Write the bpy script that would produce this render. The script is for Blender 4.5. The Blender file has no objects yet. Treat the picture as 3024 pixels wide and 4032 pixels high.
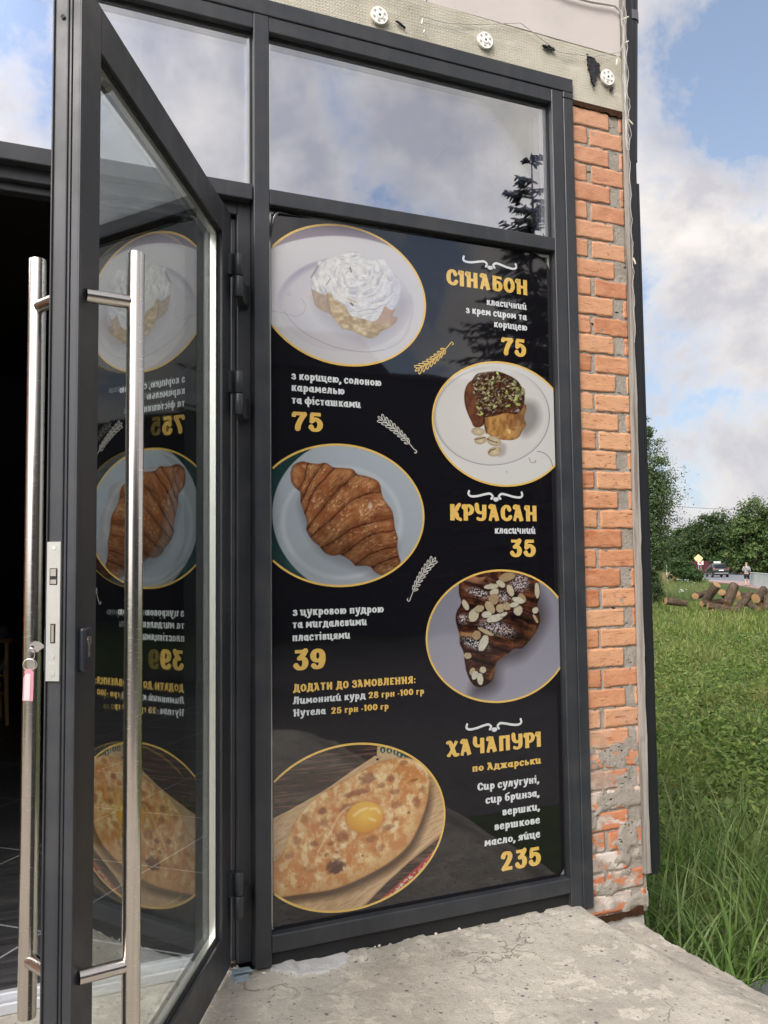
import bpy, bmesh, math, random
import numpy as np
from mathutils import Vector, Matrix
S = bpy.context.scene
COL = S.collection
rad = math.radians
random.seed(7)
RNG = np.random.default_rng(11)

# ---------------------------------------------------------------- camera
YAW, PITCH, ROLL = rad(23.1435), rad(3.5109), rad(0.66365)
FPX, CAM = 3262.0, np.array([0.0, -2.66, 1.33])
_f = np.array([math.sin(YAW)*math.cos(PITCH), math.cos(YAW)*math.cos(PITCH), math.sin(PITCH)])
_r = np.array([math.cos(YAW), -math.sin(YAW), 0.0])
_d = np.cross(_f, _r)
_R = math.cos(ROLL)*_r + math.sin(ROLL)*_d
_D = -math.sin(ROLL)*_r + math.cos(ROLL)*_d
cd = bpy.data.cameras.new('camera'); cam = bpy.data.objects.new('camera', cd); COL.objects.link(cam)
cam.matrix_world = Matrix(((_R[0], -_D[0], -_f[0], CAM[0]), (_R[1], -_D[1], -_f[1], CAM[1]),
                           (_R[2], -_D[2], -_f[2], CAM[2]), (0, 0, 0, 1)))
cd.sensor_fit = 'VERTICAL'; cd.sensor_height = 36.0; cd.sensor_width = 27.0
cd.lens = FPX/4032*36.0
cd.clip_start = 0.05; cd.clip_end = 3000
S.camera = cam

def ray(px, py): return (px-1512)/FPX*_R + (py-2016)/FPX*_D + _f
def un(px, py, x=None, y=None, z=None):
    """survey helper: where the sight line through a photo pixel meets a known plane of the place"""
    v = ray(px, py)
    t = (y-CAM[1])/v[1] if y is not None else ((x-CAM[0])/v[0] if x is not None else (z-CAM[2])/v[2])
    return CAM + v*t
def at(px, py, depth): return CAM + ray(px, py)*depth
def pj(P):
    P = np.asarray(P, float)-CAM; zz = P@_f
    return np.stack([1512+FPX*(P@_R)/zz, 2016+FPX*(P@_D)/zz], -1)

# ---------------------------------------------------------------- sky, sun, exposure
SUN_EL, SUN_AZ = rad(40), rad(230)          # azimuth clockwise from +Y; behind the camera, to its left
SUNV = Vector((math.sin(SUN_AZ)*math.cos(SUN_EL), math.cos(SUN_AZ)*math.cos(SUN_EL), math.sin(SUN_EL)))
W = bpy.data.worlds.new('World'); S.world = W; W.use_nodes = True
nt = W.node_tree; nt.nodes.clear()
class G:
    """tiny node-graph writer"""
    def __init__(s, tree): s.t = tree
    def n(s, typ, ins=None, **kw):
        nd = s.t.nodes.new(typ)
        for k, v in kw.items(): setattr(nd, k, v)
        for k, v in (ins or {}).items():
            if isinstance(v, bpy.types.NodeSocket): s.t.links.new(v, nd.inputs[k])
            else: nd.inputs[k].default_value = v
        return nd
    def math(s, op, a, b=None, clamp=False):
        i = {0: a}
        if b is not None: i[1] = b
        return s.n('ShaderNodeMath', i, operation=op, use_clamp=clamp).outputs[0]
    def vmath(s, op, a, b=None, out=0):
        i = {0: a}
        if b is not None: i[1] = b
        return s.n('ShaderNodeVectorMath', i, operation=op).outputs[out]
    def noise(s, vec, scale, detail=4, rough=.55, lac=2.0, dist=0, out=0):
        i = {'Scale': scale, 'Detail': detail, 'Roughness': rough, 'Lacunarity': lac, 'Distortion': dist}
        if vec is not None: i['Vector'] = vec
        return s.n('ShaderNodeTexNoise', i).outputs[out]
    def ramp(s, fac, stops, interp='LINEAR'):
        nd = s.n('ShaderNodeValToRGB', {0: fac}); cr = nd.color_ramp; cr.interpolation = interp
        while len(cr.elements) < len(stops): cr.elements.new(.5)
        for e, (p, c) in zip(cr.elements, stops):
            e.position = p; e.color = (c, c, c, 1) if not hasattr(c, '__len__') else (*c, 1)
        return nd.outputs[0]
    def mix(s, fac, a, b, blend='MIX'):
        nd = s.n('ShaderNodeMix', data_type='RGBA', blend_type=blend)
        for k, v in ((0, fac), (6, a), (7, b)):
            if isinstance(v, bpy.types.NodeSocket): s.t.links.new(v, nd.inputs[k])
            elif k == 0: nd.inputs[0].default_value = v
            else: nd.inputs[k].default_value = (*v, 1) if len(v) == 3 else v
        return nd.outputs[2]
    def coord(s, which='Object'): return s.n('ShaderNodeTexCoord').outputs[which]
    def map(s, vec, scale=(1, 1, 1), loc=(0, 0, 0), rot=(0, 0, 0)):
        return s.n('ShaderNodeMapping', {'Vector': vec, 'Scale': scale, 'Location': loc, 'Rotation': rot}).outputs[0]
g = G(nt)
sky = g.n('ShaderNodeTexSky'); sky.sky_type = 'NISHITA'; sky.sun_disc = False
sky.sun_elevation = SUN_EL; sky.sun_rotation = SUN_AZ; sky.air_density = 1.0; sky.dust_density = 1.6; sky.ozone_density = 2.0
SKY_STRENGTH = 0.085
dirv = g.coord('Generated')
sep = g.n('ShaderNodeSeparateXYZ', {0: dirv})
den = g.math('ADD', g.math('MAXIMUM', sep.outputs[2], 0.0), 0.9)
plan = g.n('ShaderNodeCombineXYZ', {0: g.math('DIVIDE', sep.outputs[0], den), 1: g.math('DIVIDE', sep.outputs[1], den), 2: 0.0}).outputs[0]
plan = g.map(plan, loc=(10.67, 5.23, 0.0))
n_big = g.noise(plan, 4.6, 9, .55, 2.1, .3)
n_det = g.noise(g.map(plan, loc=(.06, .11, 4.0)), 11.0, 8, .6, 2.2, .2)
n_sh = g.noise(g.map(plan, loc=(.045, -.03, .06)), 4.6, 8, .55, 2.1, .3)
cover = g.math('ADD', g.math('MULTIPLY', n_big, .75), g.math('MULTIPLY', n_det, .25))
low = g.math('ADD', g.math('MULTIPLY', sep.outputs[1], -.045), g.ramp(sep.outputs[2], [(0.0, .10), (.22, .05), (.45, .0), (.62, -.015)]))
cover = g.math('ADD', cover, low)
mask = g.ramp(cover, [(.455, 0.0), (.49, .60), (.53, 1.0)])
shade = g.math('SUBTRACT', g.math('ADD', n_big, g.math('MULTIPLY', n_det, .35)), n_sh)
tone = g.ramp(g.math('ADD', g.math('MULTIPLY', shade, 2.9), .10), [(0.0, 0.0), (.95, 1.0)])
ccol = g.mix(tone, (12.4, 11.4, 10.1), (5.9, 5.8, 6.2))
lowmix = g.ramp(sep.outputs[2], [(0.0, 1.0), (.34, 0.0)])
ccol = g.mix(g.math('MULTIPLY', lowmix, .6), ccol, (6.0, 6.05, 6.5))
blue = g.mix(1.0, sky.outputs[0], (1.85, 1.80, 1.72), 'MULTIPLY')
bluehaze = g.mix(g.ramp(sep.outputs[2], [(0.0, .75), (.5, .30), (1.0, .2)]), blue, (5.0, 5.7, 7.2))
col = g.mix(mask, bluehaze, ccol)
sd = g.vmath('DOT_PRODUCT', dirv, tuple(SUNV), out=1)     # sky gain added round the unseen sun to throw more light on the front
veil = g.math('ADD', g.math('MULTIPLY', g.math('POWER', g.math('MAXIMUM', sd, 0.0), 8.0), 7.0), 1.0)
gained_col = g.mix(1.0, col, g.n('ShaderNodeCombineXYZ', {0: veil, 1: veil, 2: veil}).outputs[0], 'MULTIPLY')
bg = g.n('ShaderNodeBackground', {'Color': gained_col, 'Strength': SKY_STRENGTH})
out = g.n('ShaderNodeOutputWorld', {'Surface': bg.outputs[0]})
sl = bpy.data.lights.new('sun', 'SUN'); sl.energy = 1.3; sl.angle = rad(24); sl.color = (1.0, .95, .87)
so = bpy.data.objects.new('sun', sl); COL.objects.link(so)
so.rotation_euler = (-SUNV).to_track_quat('-Z', 'Y').to_euler()
S.view_settings.view_transform = 'Standard'; S.view_settings.look = 'None'
S.view_settings.exposure = 0.36; S.view_settings.gamma = 1.0
S.cycles.max_bounces = 10; S.cycles.transparent_max_bounces = 16; S.cycles.glossy_bounces = 6
S.cycles.sample_clamp_indirect = 6.0
try: S.cycles.use_denoising = True
except Exception: pass

# ---------------------------------------------------------------- object helpers
def tag(o, label=None, cat=None, group=None, kind=None):
    for k, v in (('label', label), ('category', cat), ('group', group), ('kind', kind)):
        if v is not None: o[k] = v
    return o
def empty(name, loc=(0, 0, 0), rz=0.0, label=None, cat=None, group=None):
    o = bpy.data.objects.new(name, None); COL.objects.link(o); o.location = loc; o.rotation_euler = (0, 0, rz)
    o.empty_display_size = .1
    return tag(o, label, cat, group)
def setmats(me, m):
    for x in (m if isinstance(m, (list, tuple)) else [m]):
        me.materials.append(x)
def obj(name, bm, m, parent=None, smooth=False):
    me = bpy.data.meshes.new(name); bm.to_mesh(me); bm.free(); setmats(me, m)
    o = bpy.data.objects.new(name, me); COL.objects.link(o); o.parent = parent
    if smooth: me.polygons.foreach_set('use_smooth', [True]*len(me.polygons))
    return o
def npmesh(name, V, F, m, parent=None, smooth=False, mi=None):
    V = np.asarray(V, np.float32); F = np.asarray(F, np.int32); k = F.shape[1]
    me = bpy.data.meshes.new(name)
    me.vertices.add(len(V)); me.vertices.foreach_set('co', V.ravel())
    me.loops.add(F.size); me.loops.foreach_set('vertex_index', F.ravel())
    me.polygons.add(len(F)); me.polygons.foreach_set('loop_start', np.arange(0, F.size, k, dtype=np.int32))
    setmats(me, m)
    if smooth: me.polygons.foreach_set('use_smooth', np.ones(len(F), bool))
    if mi is not None: me.polygons.foreach_set('material_index', np.asarray(mi, np.int32))
    me.update(calc_edges=True); me.validate()
    o = bpy.data.objects.new(name, me); COL.objects.link(o); o.parent = parent
    return o
def box(bm, lo, hi, bev=0.0, M=None, seg=1, mi=0):
    lo, hi = np.minimum(lo, hi), np.maximum(lo, hi)
    r = bmesh.ops.create_cube(bm, size=1.0); vs = r['verts']
    bmesh.ops.transform(bm, matrix=Matrix.Translation(Vector((lo+hi)/2)) @ Matrix.Diagonal(Vector((*(hi-lo), 1))), verts=vs)
    fs = list({f for v in vs for f in v.link_faces})
    if bev > 0:
        es = list({e for v in vs for e in v.link_edges})
        rr = bmesh.ops.bevel(bm, geom=es, offset=bev, segments=seg, affect='EDGES', profile=.6)
        vs = list({v for f in rr['faces'] for v in f.verts} | {v for v in vs if v.is_valid})
        fs = list({f for v in vs for f in v.link_faces})
    if M is not None: bmesh.ops.transform(bm, matrix=M, verts=vs)
    for f in fs: f.material_index = mi
    return vs
def tube(bm, pts, r, n=10, cap=True, mi=0):
    pts = [Vector(p) for p in pts]; rs = r if hasattr(r, '__len__') else [r]*len(pts)
    rings = []; up = None
    for i, p in enumerate(pts):
        t = (pts[min(i+1, len(pts)-1)]-pts[max(i-1, 0)]).normalized()
        if up is None: up = Vector((0, 0, 1)) if abs(t.z) < .9 else Vector((1, 0, 0))
        a = t.cross(up).normalized(); b = a.cross(t).normalized(); up = b
        rings.append([bm.verts.new(p+(a*math.cos(2*math.pi*k/n)+b*math.sin(2*math.pi*k/n))*rs[i]) for k in range(n)])
    for A, B in zip(rings, rings[1:]):
        for k in range(n):
            f = bm.faces.new((A[k], A[(k+1) % n], B[(k+1) % n], B[k])); f.smooth = True; f.material_index = mi
    if cap:
        for ring in (list(reversed(rings[0])), rings[-1]):
            f = bm.faces.new([v for v in ring]); f.material_index = mi
            for e in f.edges: e.smooth = False
    return rings
def prism(bm, outline, axis, a, b, mi=0):
    """outline: 2-D points in the plane normal to axis ('x','y','z'); extruded from a to b"""
    def P(p, t): return {'x': (t, p[0], p[1]), 'y': (p[0], t, p[1]), 'z': (p[0], p[1], t)}[axis]
    A = [bm.verts.new(P(p, a)) for p in outline]; B = [bm.verts.new(P(p, b)) for p in outline]; n = len(outline)
    for i in range(n): bm.faces.new((A[i], A[(i+1) % n], B[(i+1) % n], B[i])).material_index = mi
    bm.faces.new(list(reversed(A))).material_index = mi; bm.faces.new(B).material_index = mi
def recalc(bm): bmesh.ops.recalc_face_normals(bm, faces=bm.faces[:]); return bm
NB = bmesh.new
# ---------------------------------------------------------------- noise in numpy (shapes and the printed pictures)
def _h(ix, iy, s):
    n = (ix.astype(np.int64)*374761393 + iy.astype(np.int64)*668265263 + s*1442695041) & 0x7fffffff
    n = ((n ^ (n >> 13))*1274126177) & 0x7fffffff
    return ((n ^ (n >> 16)) & 0xffff)/65535.0
def vnoise(x, y, s=0):
    ix, iy = np.floor(x), np.floor(y); fx, fy = x-ix, y-iy
    fx, fy = fx*fx*(3-2*fx), fy*fy*(3-2*fy)
    a, b, c, d = _h(ix, iy, s), _h(ix+1, iy, s), _h(ix, iy+1, s), _h(ix+1, iy+1, s)
    return (a*(1-fx)+b*fx)*(1-fy)+(c*(1-fx)+d*fx)*fy
def fbm(x, y, s=0, o=4, g=.5):
    v, a, t = 0, 1.0, 0
    for k in range(o): v = v+a*vnoise(x*2**k+17.3*k, y*2**k-9.1*k, s+k); t += a; a *= g
    return v/t
def sstep(a, b, x):
    t = np.clip((x-a)/(b-a), 0, 1); return t*t*(3-2*t)
# ---------------------------------------------------------------- materials
def newmat(name):
    m = bpy.data.materials.new(name); m.use_nodes = True; m.node_tree.nodes.clear()
    return m, G(m.node_tree)
def finish(g, shader, disp=None):
    g.n('ShaderNodeOutputMaterial', {'Surface': shader})
def pbsdf(g, color, rough=.5, metal=0.0, bump=None, bstr=.3, bdist=.01, spec=.5, **kw):
    i = {'Roughness': rough, 'Metallic': metal, 'Specular IOR Level': spec}
    i['Base Color'] = color if isinstance(color, bpy.types.NodeSocket) else (*color, 1)
    if bump is not None:
        i['Normal'] = g.n('ShaderNodeBump', {'Height': bump, 'Strength': bstr, 'Distance': bdist}).outputs[0]
    i.update(kw)
    return g.n('ShaderNodeBsdfPrincipled', i).outputs[0]
def simple(name, color, rough=.5, metal=0.0, var=.12, scale=6.0, bstr=0.0, bscale=60.0, spec=.5, rvar=0.0, **kw):
    m, g = newmat(name); co = g.coord()
    nz = g.noise(co, scale, 5, .6)
    c = np.array(color)
    colr = g.ramp(nz, [(.3, tuple(c*(1-var))), (.7, tuple(np.minimum(c*(1+var), 1)))])
    b = g.noise(co, bscale, 4, .6) if bstr > 0 else None
    r = rough
    if rvar > 0: r = g.ramp(g.noise(co, scale*1.7, 4, .6), [(.3, rough-rvar), (.7, rough+rvar)])
    finish(g, pbsdf(g, colr, r, metal, b, bstr, .004, spec, **kw))
    return m
def glassmat(name, boost=0.0, tint=(1, 1, 1), trans=(.92, .95, .94), rough=0.0, fk=1.25):
    """one float-glass sheet: mirror part by its own Fresnel curve (both faces), rest passes straight through"""
    m, g = newmat(name)
    F = g.n('ShaderNodeFresnel', {'IOR': 1.5}).outputs[0]
    F2 = g.math('MULTIPLY', F, fk)
    fac = g.math('ADD', F2, boost, clamp=True)
    wav = g.noise(g.coord(), 1.1, 1, .4)
    nb = g.n('ShaderNodeBump', {'Height': wav, 'Strength': .12, 'Distance': .01}).outputs[0]
    gl = g.n('ShaderNodeBsdfGlossy', {'Color': (*tint, 1), 'Roughness': rough, 'Normal': nb}).outputs[0]
    tr = g.n('ShaderNodeBsdfTransparent', {'Color': (*trans, 1)}).outputs[0]
    finish(g, g.n('ShaderNodeMixShader', {0: fac, 1: tr, 2: gl}).outputs[0])
    return m
# ================================================================ THE BUILDING
GZ = -0.85                                   # level of the field
def frame_mat():
    m, g = newmat('anthracite_powder_coat'); co = g.coord()
    streak = g.noise(g.map(co, scale=(28, 28, 1.3)), 1.0, 5, .6)
    spot = g.noise(co, 7, 5, .6)
    c = g.ramp(streak, [(.35, (.022, .0245, .029)), (.62, (.028, .0305, .036)), (.8, (.046, .048, .051))])
    c = g.mix(g.ramp(spot, [(.46, 0.0), (.72, .5)]), c, (.050, .049, .047))
    r = g.ramp(spot, [(.3, .30), (.7, .56)])
    finish(g, pbsdf(g, c, r, 0.0, g.noise(co, 240, 3, .5), .05, .002, .5))
    return m
M_FR = frame_mat()
M_BLK = simple('black_rubber_gasket', (.008, .008, .009), .7)
M_ALU = simple('pale_aluminium', (.62, .62, .60), .38, .55, .06, 9, .05, 300)
M_SPACER = simple('spacer_bar_aluminium', (.86, .84, .78), .30, .75, .04, 20)
M_STEEL, _g = newmat('brushed_stainless')
_c = _g.coord(); _b = _g.noise(_g.map(_c, scale=(60, 60, 900)), 1, 3, .6)
finish(_g, pbsdf(_g, _g.ramp(_g.noise(_c, 5, 4, .6), [(.3, (.56, .52, .48)), (.7, (.64, .60, .55))]), _g.ramp(_b, [(.3, .17), (.7, .28)]), 1.0, _b, .02, .001))
M_GLASS_U = glassmat('reflective_outer_sheet', .32, (.92, .95, .99))
M_GLASS_UI = glassmat('reflective_inner_sheet', .52, (.86, .85, 1.0), (.55, .57, .60))
M_GLASS_IN = glassmat('clear_inner_sheet', .005, (.96, 1, .99), fk=.20)
M_GLASS = glassmat('clear_float_sheet', .01, (.96, 1, .99), fk=.38)

fr = empty('shopfront_frame', (.7, 0, .03), 0, 'dark grey aluminium shopfront frame holding the upper windows and menu panel', 'window frame')
def fpart(name, boxes, m=M_FR, parent=fr, bev=.0025, smooth=False):
    b = NB()
    for lo, hi in boxes: box(b, np.array(lo, float), np.array(hi, float), bev)
    o = obj(name, b, m, parent)
    o.matrix_parent_inverse = Matrix.Identity(4)
    if parent is not None: o.location = -Vector(parent.location)
    return o
fpart('mullion', [((.6755, 0, .045), (.7295, .11, 3.2065))])
fpart('transom', [((.7300, .0015, 2.546), (1.8826, .11, 2.5995))])
fpart('transom', [((-1.60, .0015, 2.553), (.6718, .11, 2.6065))])
fpart('head_rail', [((.7300, .002, 3.1525), (1.8826, .11, 3.2060))])
fpart('head_rail', [((-1.60, .002, 3.1525), (.6750, .11, 3.2060))])
fpart('jamb', [((1.8830, .0012, .030), (1.9362, .11, 3.2063))])
fpart('cover_strip', [((1.9366, -.002, .018), (1.9835, .06, 3.1795))])
fpart('cover_strip', [((-1.65, -.0025, 3.2069), (1.9850, .06, 3.2640)), ((1.9366, -.0024, 3.1807), (1.9850, .06, 3.2066))])
fpart('bottom_rail', [((.7300, .0016, .085), (1.8826, .11, .140))])
fpart('plinth', [((.7300, .024, .0), (1.8826, .10, .0846))], M_BLK)
# fixed door frame between mullion and leaf, set back from the mullion
fpart('door_jamb', [((.6285, .042, .055), (.6752, .115, 2.5525)), ((.6125, .066, .055), (.6282, .115, 2.505))])
fpart('door_jamb', [((-.640, .042, .055), (-.590, .115, 2.5525)), ((-.5898, .066, .055), (-.575, .115, 2.505))])
fpart('door_head', [((-.5895, .0418, 2.5115), (.6282, .115, 2.5525)), ((-.5745, .068, 2.486), (.6122, .115, 2.5112))])
# glass units
def igu(x0, x1, z0, z1, mo, mi_, y=.036, gap=.018, parent=fr):
    for nm, yy, m in (('glass_pane', y, mo), ('inner_glass_pane', y+gap, mi_)):
        V = [(x0, yy, z0), (x1, yy, z0), (x1, yy, z1), (x0, yy, z1)]
        o = npmesh(nm, V, [(0, 1, 2, 3)], m, parent); o.location = -Vector(parent.location)
    i, w = .012, .010; a, bq = y+.001, y+gap-.001
    X0, X1, Z0, Z1 = x0+i, x1-i, z0+i, z1-i
    fpart('spacer_bar', [((X0, a, Z0), (X0+w, bq, Z1)), ((X1-w, a, Z0), (X1, bq, Z1)),
                         ((X0+w, a, Z1-w), (X1-w, bq, Z1)), ((X0+w, a, Z0), (X1-w, bq, Z0+w))], M_SPACER, parent, 0)
igu(.722, 1.890, 2.590, 3.160, M_GLASS_U, M_GLASS_UI)
igu(-1.60, .683, 2.597, 3.160, M_GLASS_U, M_GLASS_UI)
igu(.722, 1.890, .132, 2.552, M_GLASS, M_GLASS)
# gaskets
fpart('gasket', [((.7296, .028, 2.5995), (.7340, .0355, 3.1525)), ((1.8785, .028, 2.5995), (1.8829, .0355, 3.1525)),
                 ((.734, .028, 3.1480), (1.8785, .0355, 3.1524)), ((.734, .028, 2.5998), (1.8785, .0355, 2.603)),
                 ((-.60, .028, 3.1480), (.671, .0355, 3.1524)), ((.671, .028, 2.6068), (.6752, .0355, 3.1524)),
                 ((.734, .028, 2.541), (1.8785, .0355, 2.5458)), ((1.8795, .028, .141), (1.8829, .0355, 2.5458))], M_BLK, fr, 0)
# rest of the front further left (seen only from other spots)
fpart('side_pane_frame', [((-1.66, .0015, .03), (-1.605, .10, 3.2064)), ((-.6755, .0, .045), (-.641, .11, 2.5528)), ((-1.60, .0016, .085), (-.676, .10, .14))])
o = npmesh('glass_pane', [(-1.61, .036, .13), (-.67, .036, .13), (-.67, .036, 2.56), (-1.61, .036, 2.56)], [(0, 1, 2, 3)], M_GLASS, fr); o.location = -Vector(fr.location)

# threshold
th = empty('door_threshold', (.0, .1, .05), 0, 'white aluminium double-ridged sill under the open doorway', 'threshold')
M_SILL = simple('white_aluminium_sill', (.46, .47, .49), .35, .2, .05, 12)
fpart('ridge', [((-.574, .066, .030), (.6118, .090, .064))], M_SILL, th, .004)
fpart('ridge', [((-.574, .128, .030), (.6118, .156, .066))], M_SILL, th, .004)
fpart('channel', [((-.574, .090, .030), (.6118, .128, .052))], M_SILL, th, .001)

# ---------------------------------------------------------------- masonry
bl = empty('shop_building', (2.1, .02, -.1), 0, 'orange brick corner of the shop under beige insulation and pink foam boards', 'building')
YB = .016
def brick_mat():
    m, g = newmat('clay_brick'); co = g.coord()
    isl = g.n('ShaderNodeNewGeometry').outputs['Random Per Island']
    base = g.ramp(isl, [(0.0, (.43, .165, .08)), (.3, (.50, .24, .125)), (.55, (.54, .295, .165)), (.8, (.44, .18, .085)), (1.0, (.37, .125, .055))])
    cl = g.noise(g.map(co, scale=(1, 1, 2.2)), 11, 6, .65, dist=.6)
    base = g.mix(g.ramp(cl, [(.32, .0), (.68, .55)]), base, (.64, .36, .20))
    fine = g.noise(g.map(co, scale=(1, 1, 3.5)), 42, 6, .7)
    base = g.mix(g.ramp(fine, [(.34, .85), (.41, 0.0)]), base, (.15, .06, .032))
    scr = g.noise(g.map(co, scale=(1, 1, 7), rot=(0, .25, 0)), 9, 5, .6, dist=1.2); base = g.mix(g.ramp(scr, [(.35, .75), (.375, 0.0)]), base, (.19, .075, .04))
    sp = g.n('ShaderNodeSeparateXYZ', {0: co}).outputs[2]
    # old mortar and lime smeared over the lowest courses, pale kiln bloom on the upper ones
    lowm = g.ramp(g.math('DIVIDE', g.math('ADD', sp, .1), 3.3), [(0.0, 1.0), (.16, .82), (.27, .0)])
    sm = g.noise(g.map(co, loc=(3, 1, 7), scale=(1, 1, 1.5)), 8.5, 7, .62, dist=.8)
    base = g.mix(g.math('MULTIPLY', lowm, .6), base, (.47, .135, .055))
    mor = g.mix(g.ramp(g.noise(co, 13, 5, .6), [(.42, 0.0), (.62, 1.0)]), (.30, .27, .225), (.60, .555, .50))
    base = g.mix(g.math('MULTIPLY', g.ramp(sm, [(.47, 0.0), (.53, 1.0)]), lowm), base, mor)
    up = g.ramp(g.math('DIVIDE', sp, 3.2), [(.62, 0.0), (1.0, .55)])
    base = g.mix(up, base, (.52, .285, .19))
    finish(g, pbsdf(g, base, .88, 0, g.math('ADD', fine, g.math('MULTIPLY', cl, 1.5)), .45, .005, .25))
    return m
def mortar_mat(name, c1, c2, sc=14, voids=False, bs=.8):
    m, g = newmat(name); co = g.coord()
    n1 = g.noise(co, sc, 6, .65, dist=.5); n2 = g.noise(co, 95, 5, .7)
    c = g.mix(g.ramp(n1, [(.3, 0.0), (.7, 1.0)]), c1, c2)
    c = g.mix(g.ramp(n2, [(.26, .85), (.34, 0.0)]), c, tuple(x*.25 for x in c1))
    if voids: c = g.mix(g.ramp(g.noise(g.map(co, scale=(1, 1, 2.2)), 26, 4, .6), [(.335, 1.0), (.355, 0.0)]), c, (.03, .022, .015))
    finish(g, pbsdf(g, c, .92, 0, g.math('ADD', n2, n1), bs, .008, .2))
    return m
M_BRICK = brick_mat(); M_MORT = mortar_mat('grey_mortar', (.27, .24, .20), (.37, .335, .285), 14, True)
def lump_box(V, F, lo, hi, nx, nz, amp, s, edge=.0085):
    """one hand-cut brick: front face as a grid with frayed outline, plus sides"""
    i0 = len(V); W_, H_ = hi[0]-lo[0], hi[2]-lo[2]
    for j in range(nz+1):
        for i in range(nx+1):
            u, v = i/nx, j/nz
            x = lo[0]+W_*u; z = lo[2]+H_*v
            e = min(u*W_, (1-u)*W_, v*H_, (1-v)*H_)
            if i in (0, nx): x += edge*(fbm(np.array(z*45.), np.array(s*1.7+i), 3, 3)-.5)*1.3
            if j in (0, nz): z += edge*(fbm(np.array(x*42.), np.array(s*2.3+j), 4, 3)-.5)*1.3
            if i in (0, nx) and j in (0, nz):
                x += (-1 if i else 1)*.002; z += (-1 if j else 1)*.0018
            y = lo[1] + amp*(fbm(np.array(x*26), np.array(z*40), s)-.5)
            V.append((float(x), float(y), float(z)))
    for j in range(nz):
        for i in range(nx):
            a = i0+j*(nx+1)+i; F.append((a, a+1, a+nx+2, a+nx+1))
    rim = [i0+i for i in range(nx+1)] + [i0+j*(nx+1)+nx for j in range(1, nz+1)] + \
          [i0+nz*(nx+1)+i for i in range(nx-1, -1, -1)] + [i0+j*(nx+1) for j in range(nz-1, 0, -1)]
    b0 = len(V)
    for r_ in rim: V.append((V[r_][0], hi[1], V[r_][2]))
    for k in range(len(rim)):
        k2 = (k+1) % len(rim); F.append((rim[k2], rim[k], b0+k, b0+k2))
ZT, ZBt = 3.170, -.028; NROW = 41; PITCH_ = (ZT-ZBt)/NROW
V, F = [], []
for rI in range(NROW):
    z0 = ZBt+rI*PITCH_; h = PITCH_-.0080+random.uniform(-.0025, .002); z0 += .004
    two = (rI % 2 == 1)
    jx = 2.056+random.uniform(-.006, .006)
    if two:
        parts = [(1.90, jx), (jx+random.uniform(.010, .022), 2.2385+random.uniform(-.003, .003))]
    else:
        ex = 2.172+random.uniform(-.012, .010)
        parts = [(1.90, ex)]
        if random.random() < .6: parts.append((2.222+random.uniform(-.003, .004), 2.2395))
    for (a, b_) in parts:
        if b_-a < .004: continue
        n_ = max(2, int((b_-a)/.006))
        lump_box(V, F, (a, YB+random.uniform(-.0015, .0015), z0), (b_, YB+.06, z0+h), n_, 8, .0045, rI*3+int(a*10))
o = npmesh('brickwork', V, F, M_BRICK, bl, False); o.location = -Vector(bl.location)
# mortar bed: one rough sheet a little behind the brick faces
def sheet(name, x0, x1, z0, z1, y, m, parent, step=.012, amp=.004, sc=22, seed=5, back=.3, wav=0):
    nx, nz = max(2, int((x1-x0)/step)), max(2, int((z1-z0)/step))
    xs, zs = np.linspace(x0, x1, nx+1), np.linspace(z0, z1, nz+1)
    X, Z = np.meshgrid(xs, zs)
    Y = y+amp*(fbm(X*sc, Z*sc, seed)-.5)*2 + wav*(fbm(X*3, Z*5, seed+3)-.5)
    V = np.stack([X, Y, Z], -1).reshape(-1, 3)
    I = np.arange((nx+1)*(nz+1)).reshape(nz+1, nx+1)
    Fq = np.stack([I[:-1, :-1], I[:-1, 1:], I[1:, 1:], I[1:, :-1]], -1).reshape(-1, 4)
    rim = np.concatenate([I[0, :], I[1:, -1], I[-1, -2::-1], I[-2:0:-1, 0]])
    A_ = V[rim].copy(); B = A_.copy(); B[:, 1] = y+back; a0 = len(V); n = len(rim); b0 = a0+n; B = np.concatenate([A_, B])
    k = np.arange(n); side = np.stack([a0+(k+1) % n, a0+k, b0+k, b0+(k+1) % n], -1)
    o = npmesh(name, np.concatenate([V, B]), np.concatenate([Fq, side]), m, parent, True)
    if parent is not None: o.location = -Vector(parent.location)
    return o
sheet('mortar_bed', 1.90, 2.252, -.045, 3.176, YB+.0032, M_MORT, bl, .008, .0030, 30, 5, .36)
_o = bpy.data.objects['mortar_bed']          # old mortar smeared out over the lowest bricks
_c = np.zeros(len(_o.data.vertices)*3, np.float32); _o.data.vertices.foreach_get('co', _c); _c = _c.reshape(-1, 3); _fr = _c[:, 1] < YB+.02
_k = sstep(.78, .35, _c[:, 2]); _k = _k*sstep(.60-.10*_k, .63-.10*_k, fbm(_c[:, 0]*11+2.3, _c[:, 2]*15, 77, 5)); _c[:, 1] -= np.where(_fr, _k*.0078, 0)
_o.data.vertices.foreach_set('co', _c.ravel()); _o.data.update()
M_FND = mortar_mat('grey_footing_render', (.40, .385, .35), (.52, .50, .46), 6)
sheet('footing', 1.86, 2.236, -1.0, -.052, YB+.004, M_FND, bl, .02, .003, 12, 9, .36)
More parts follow.
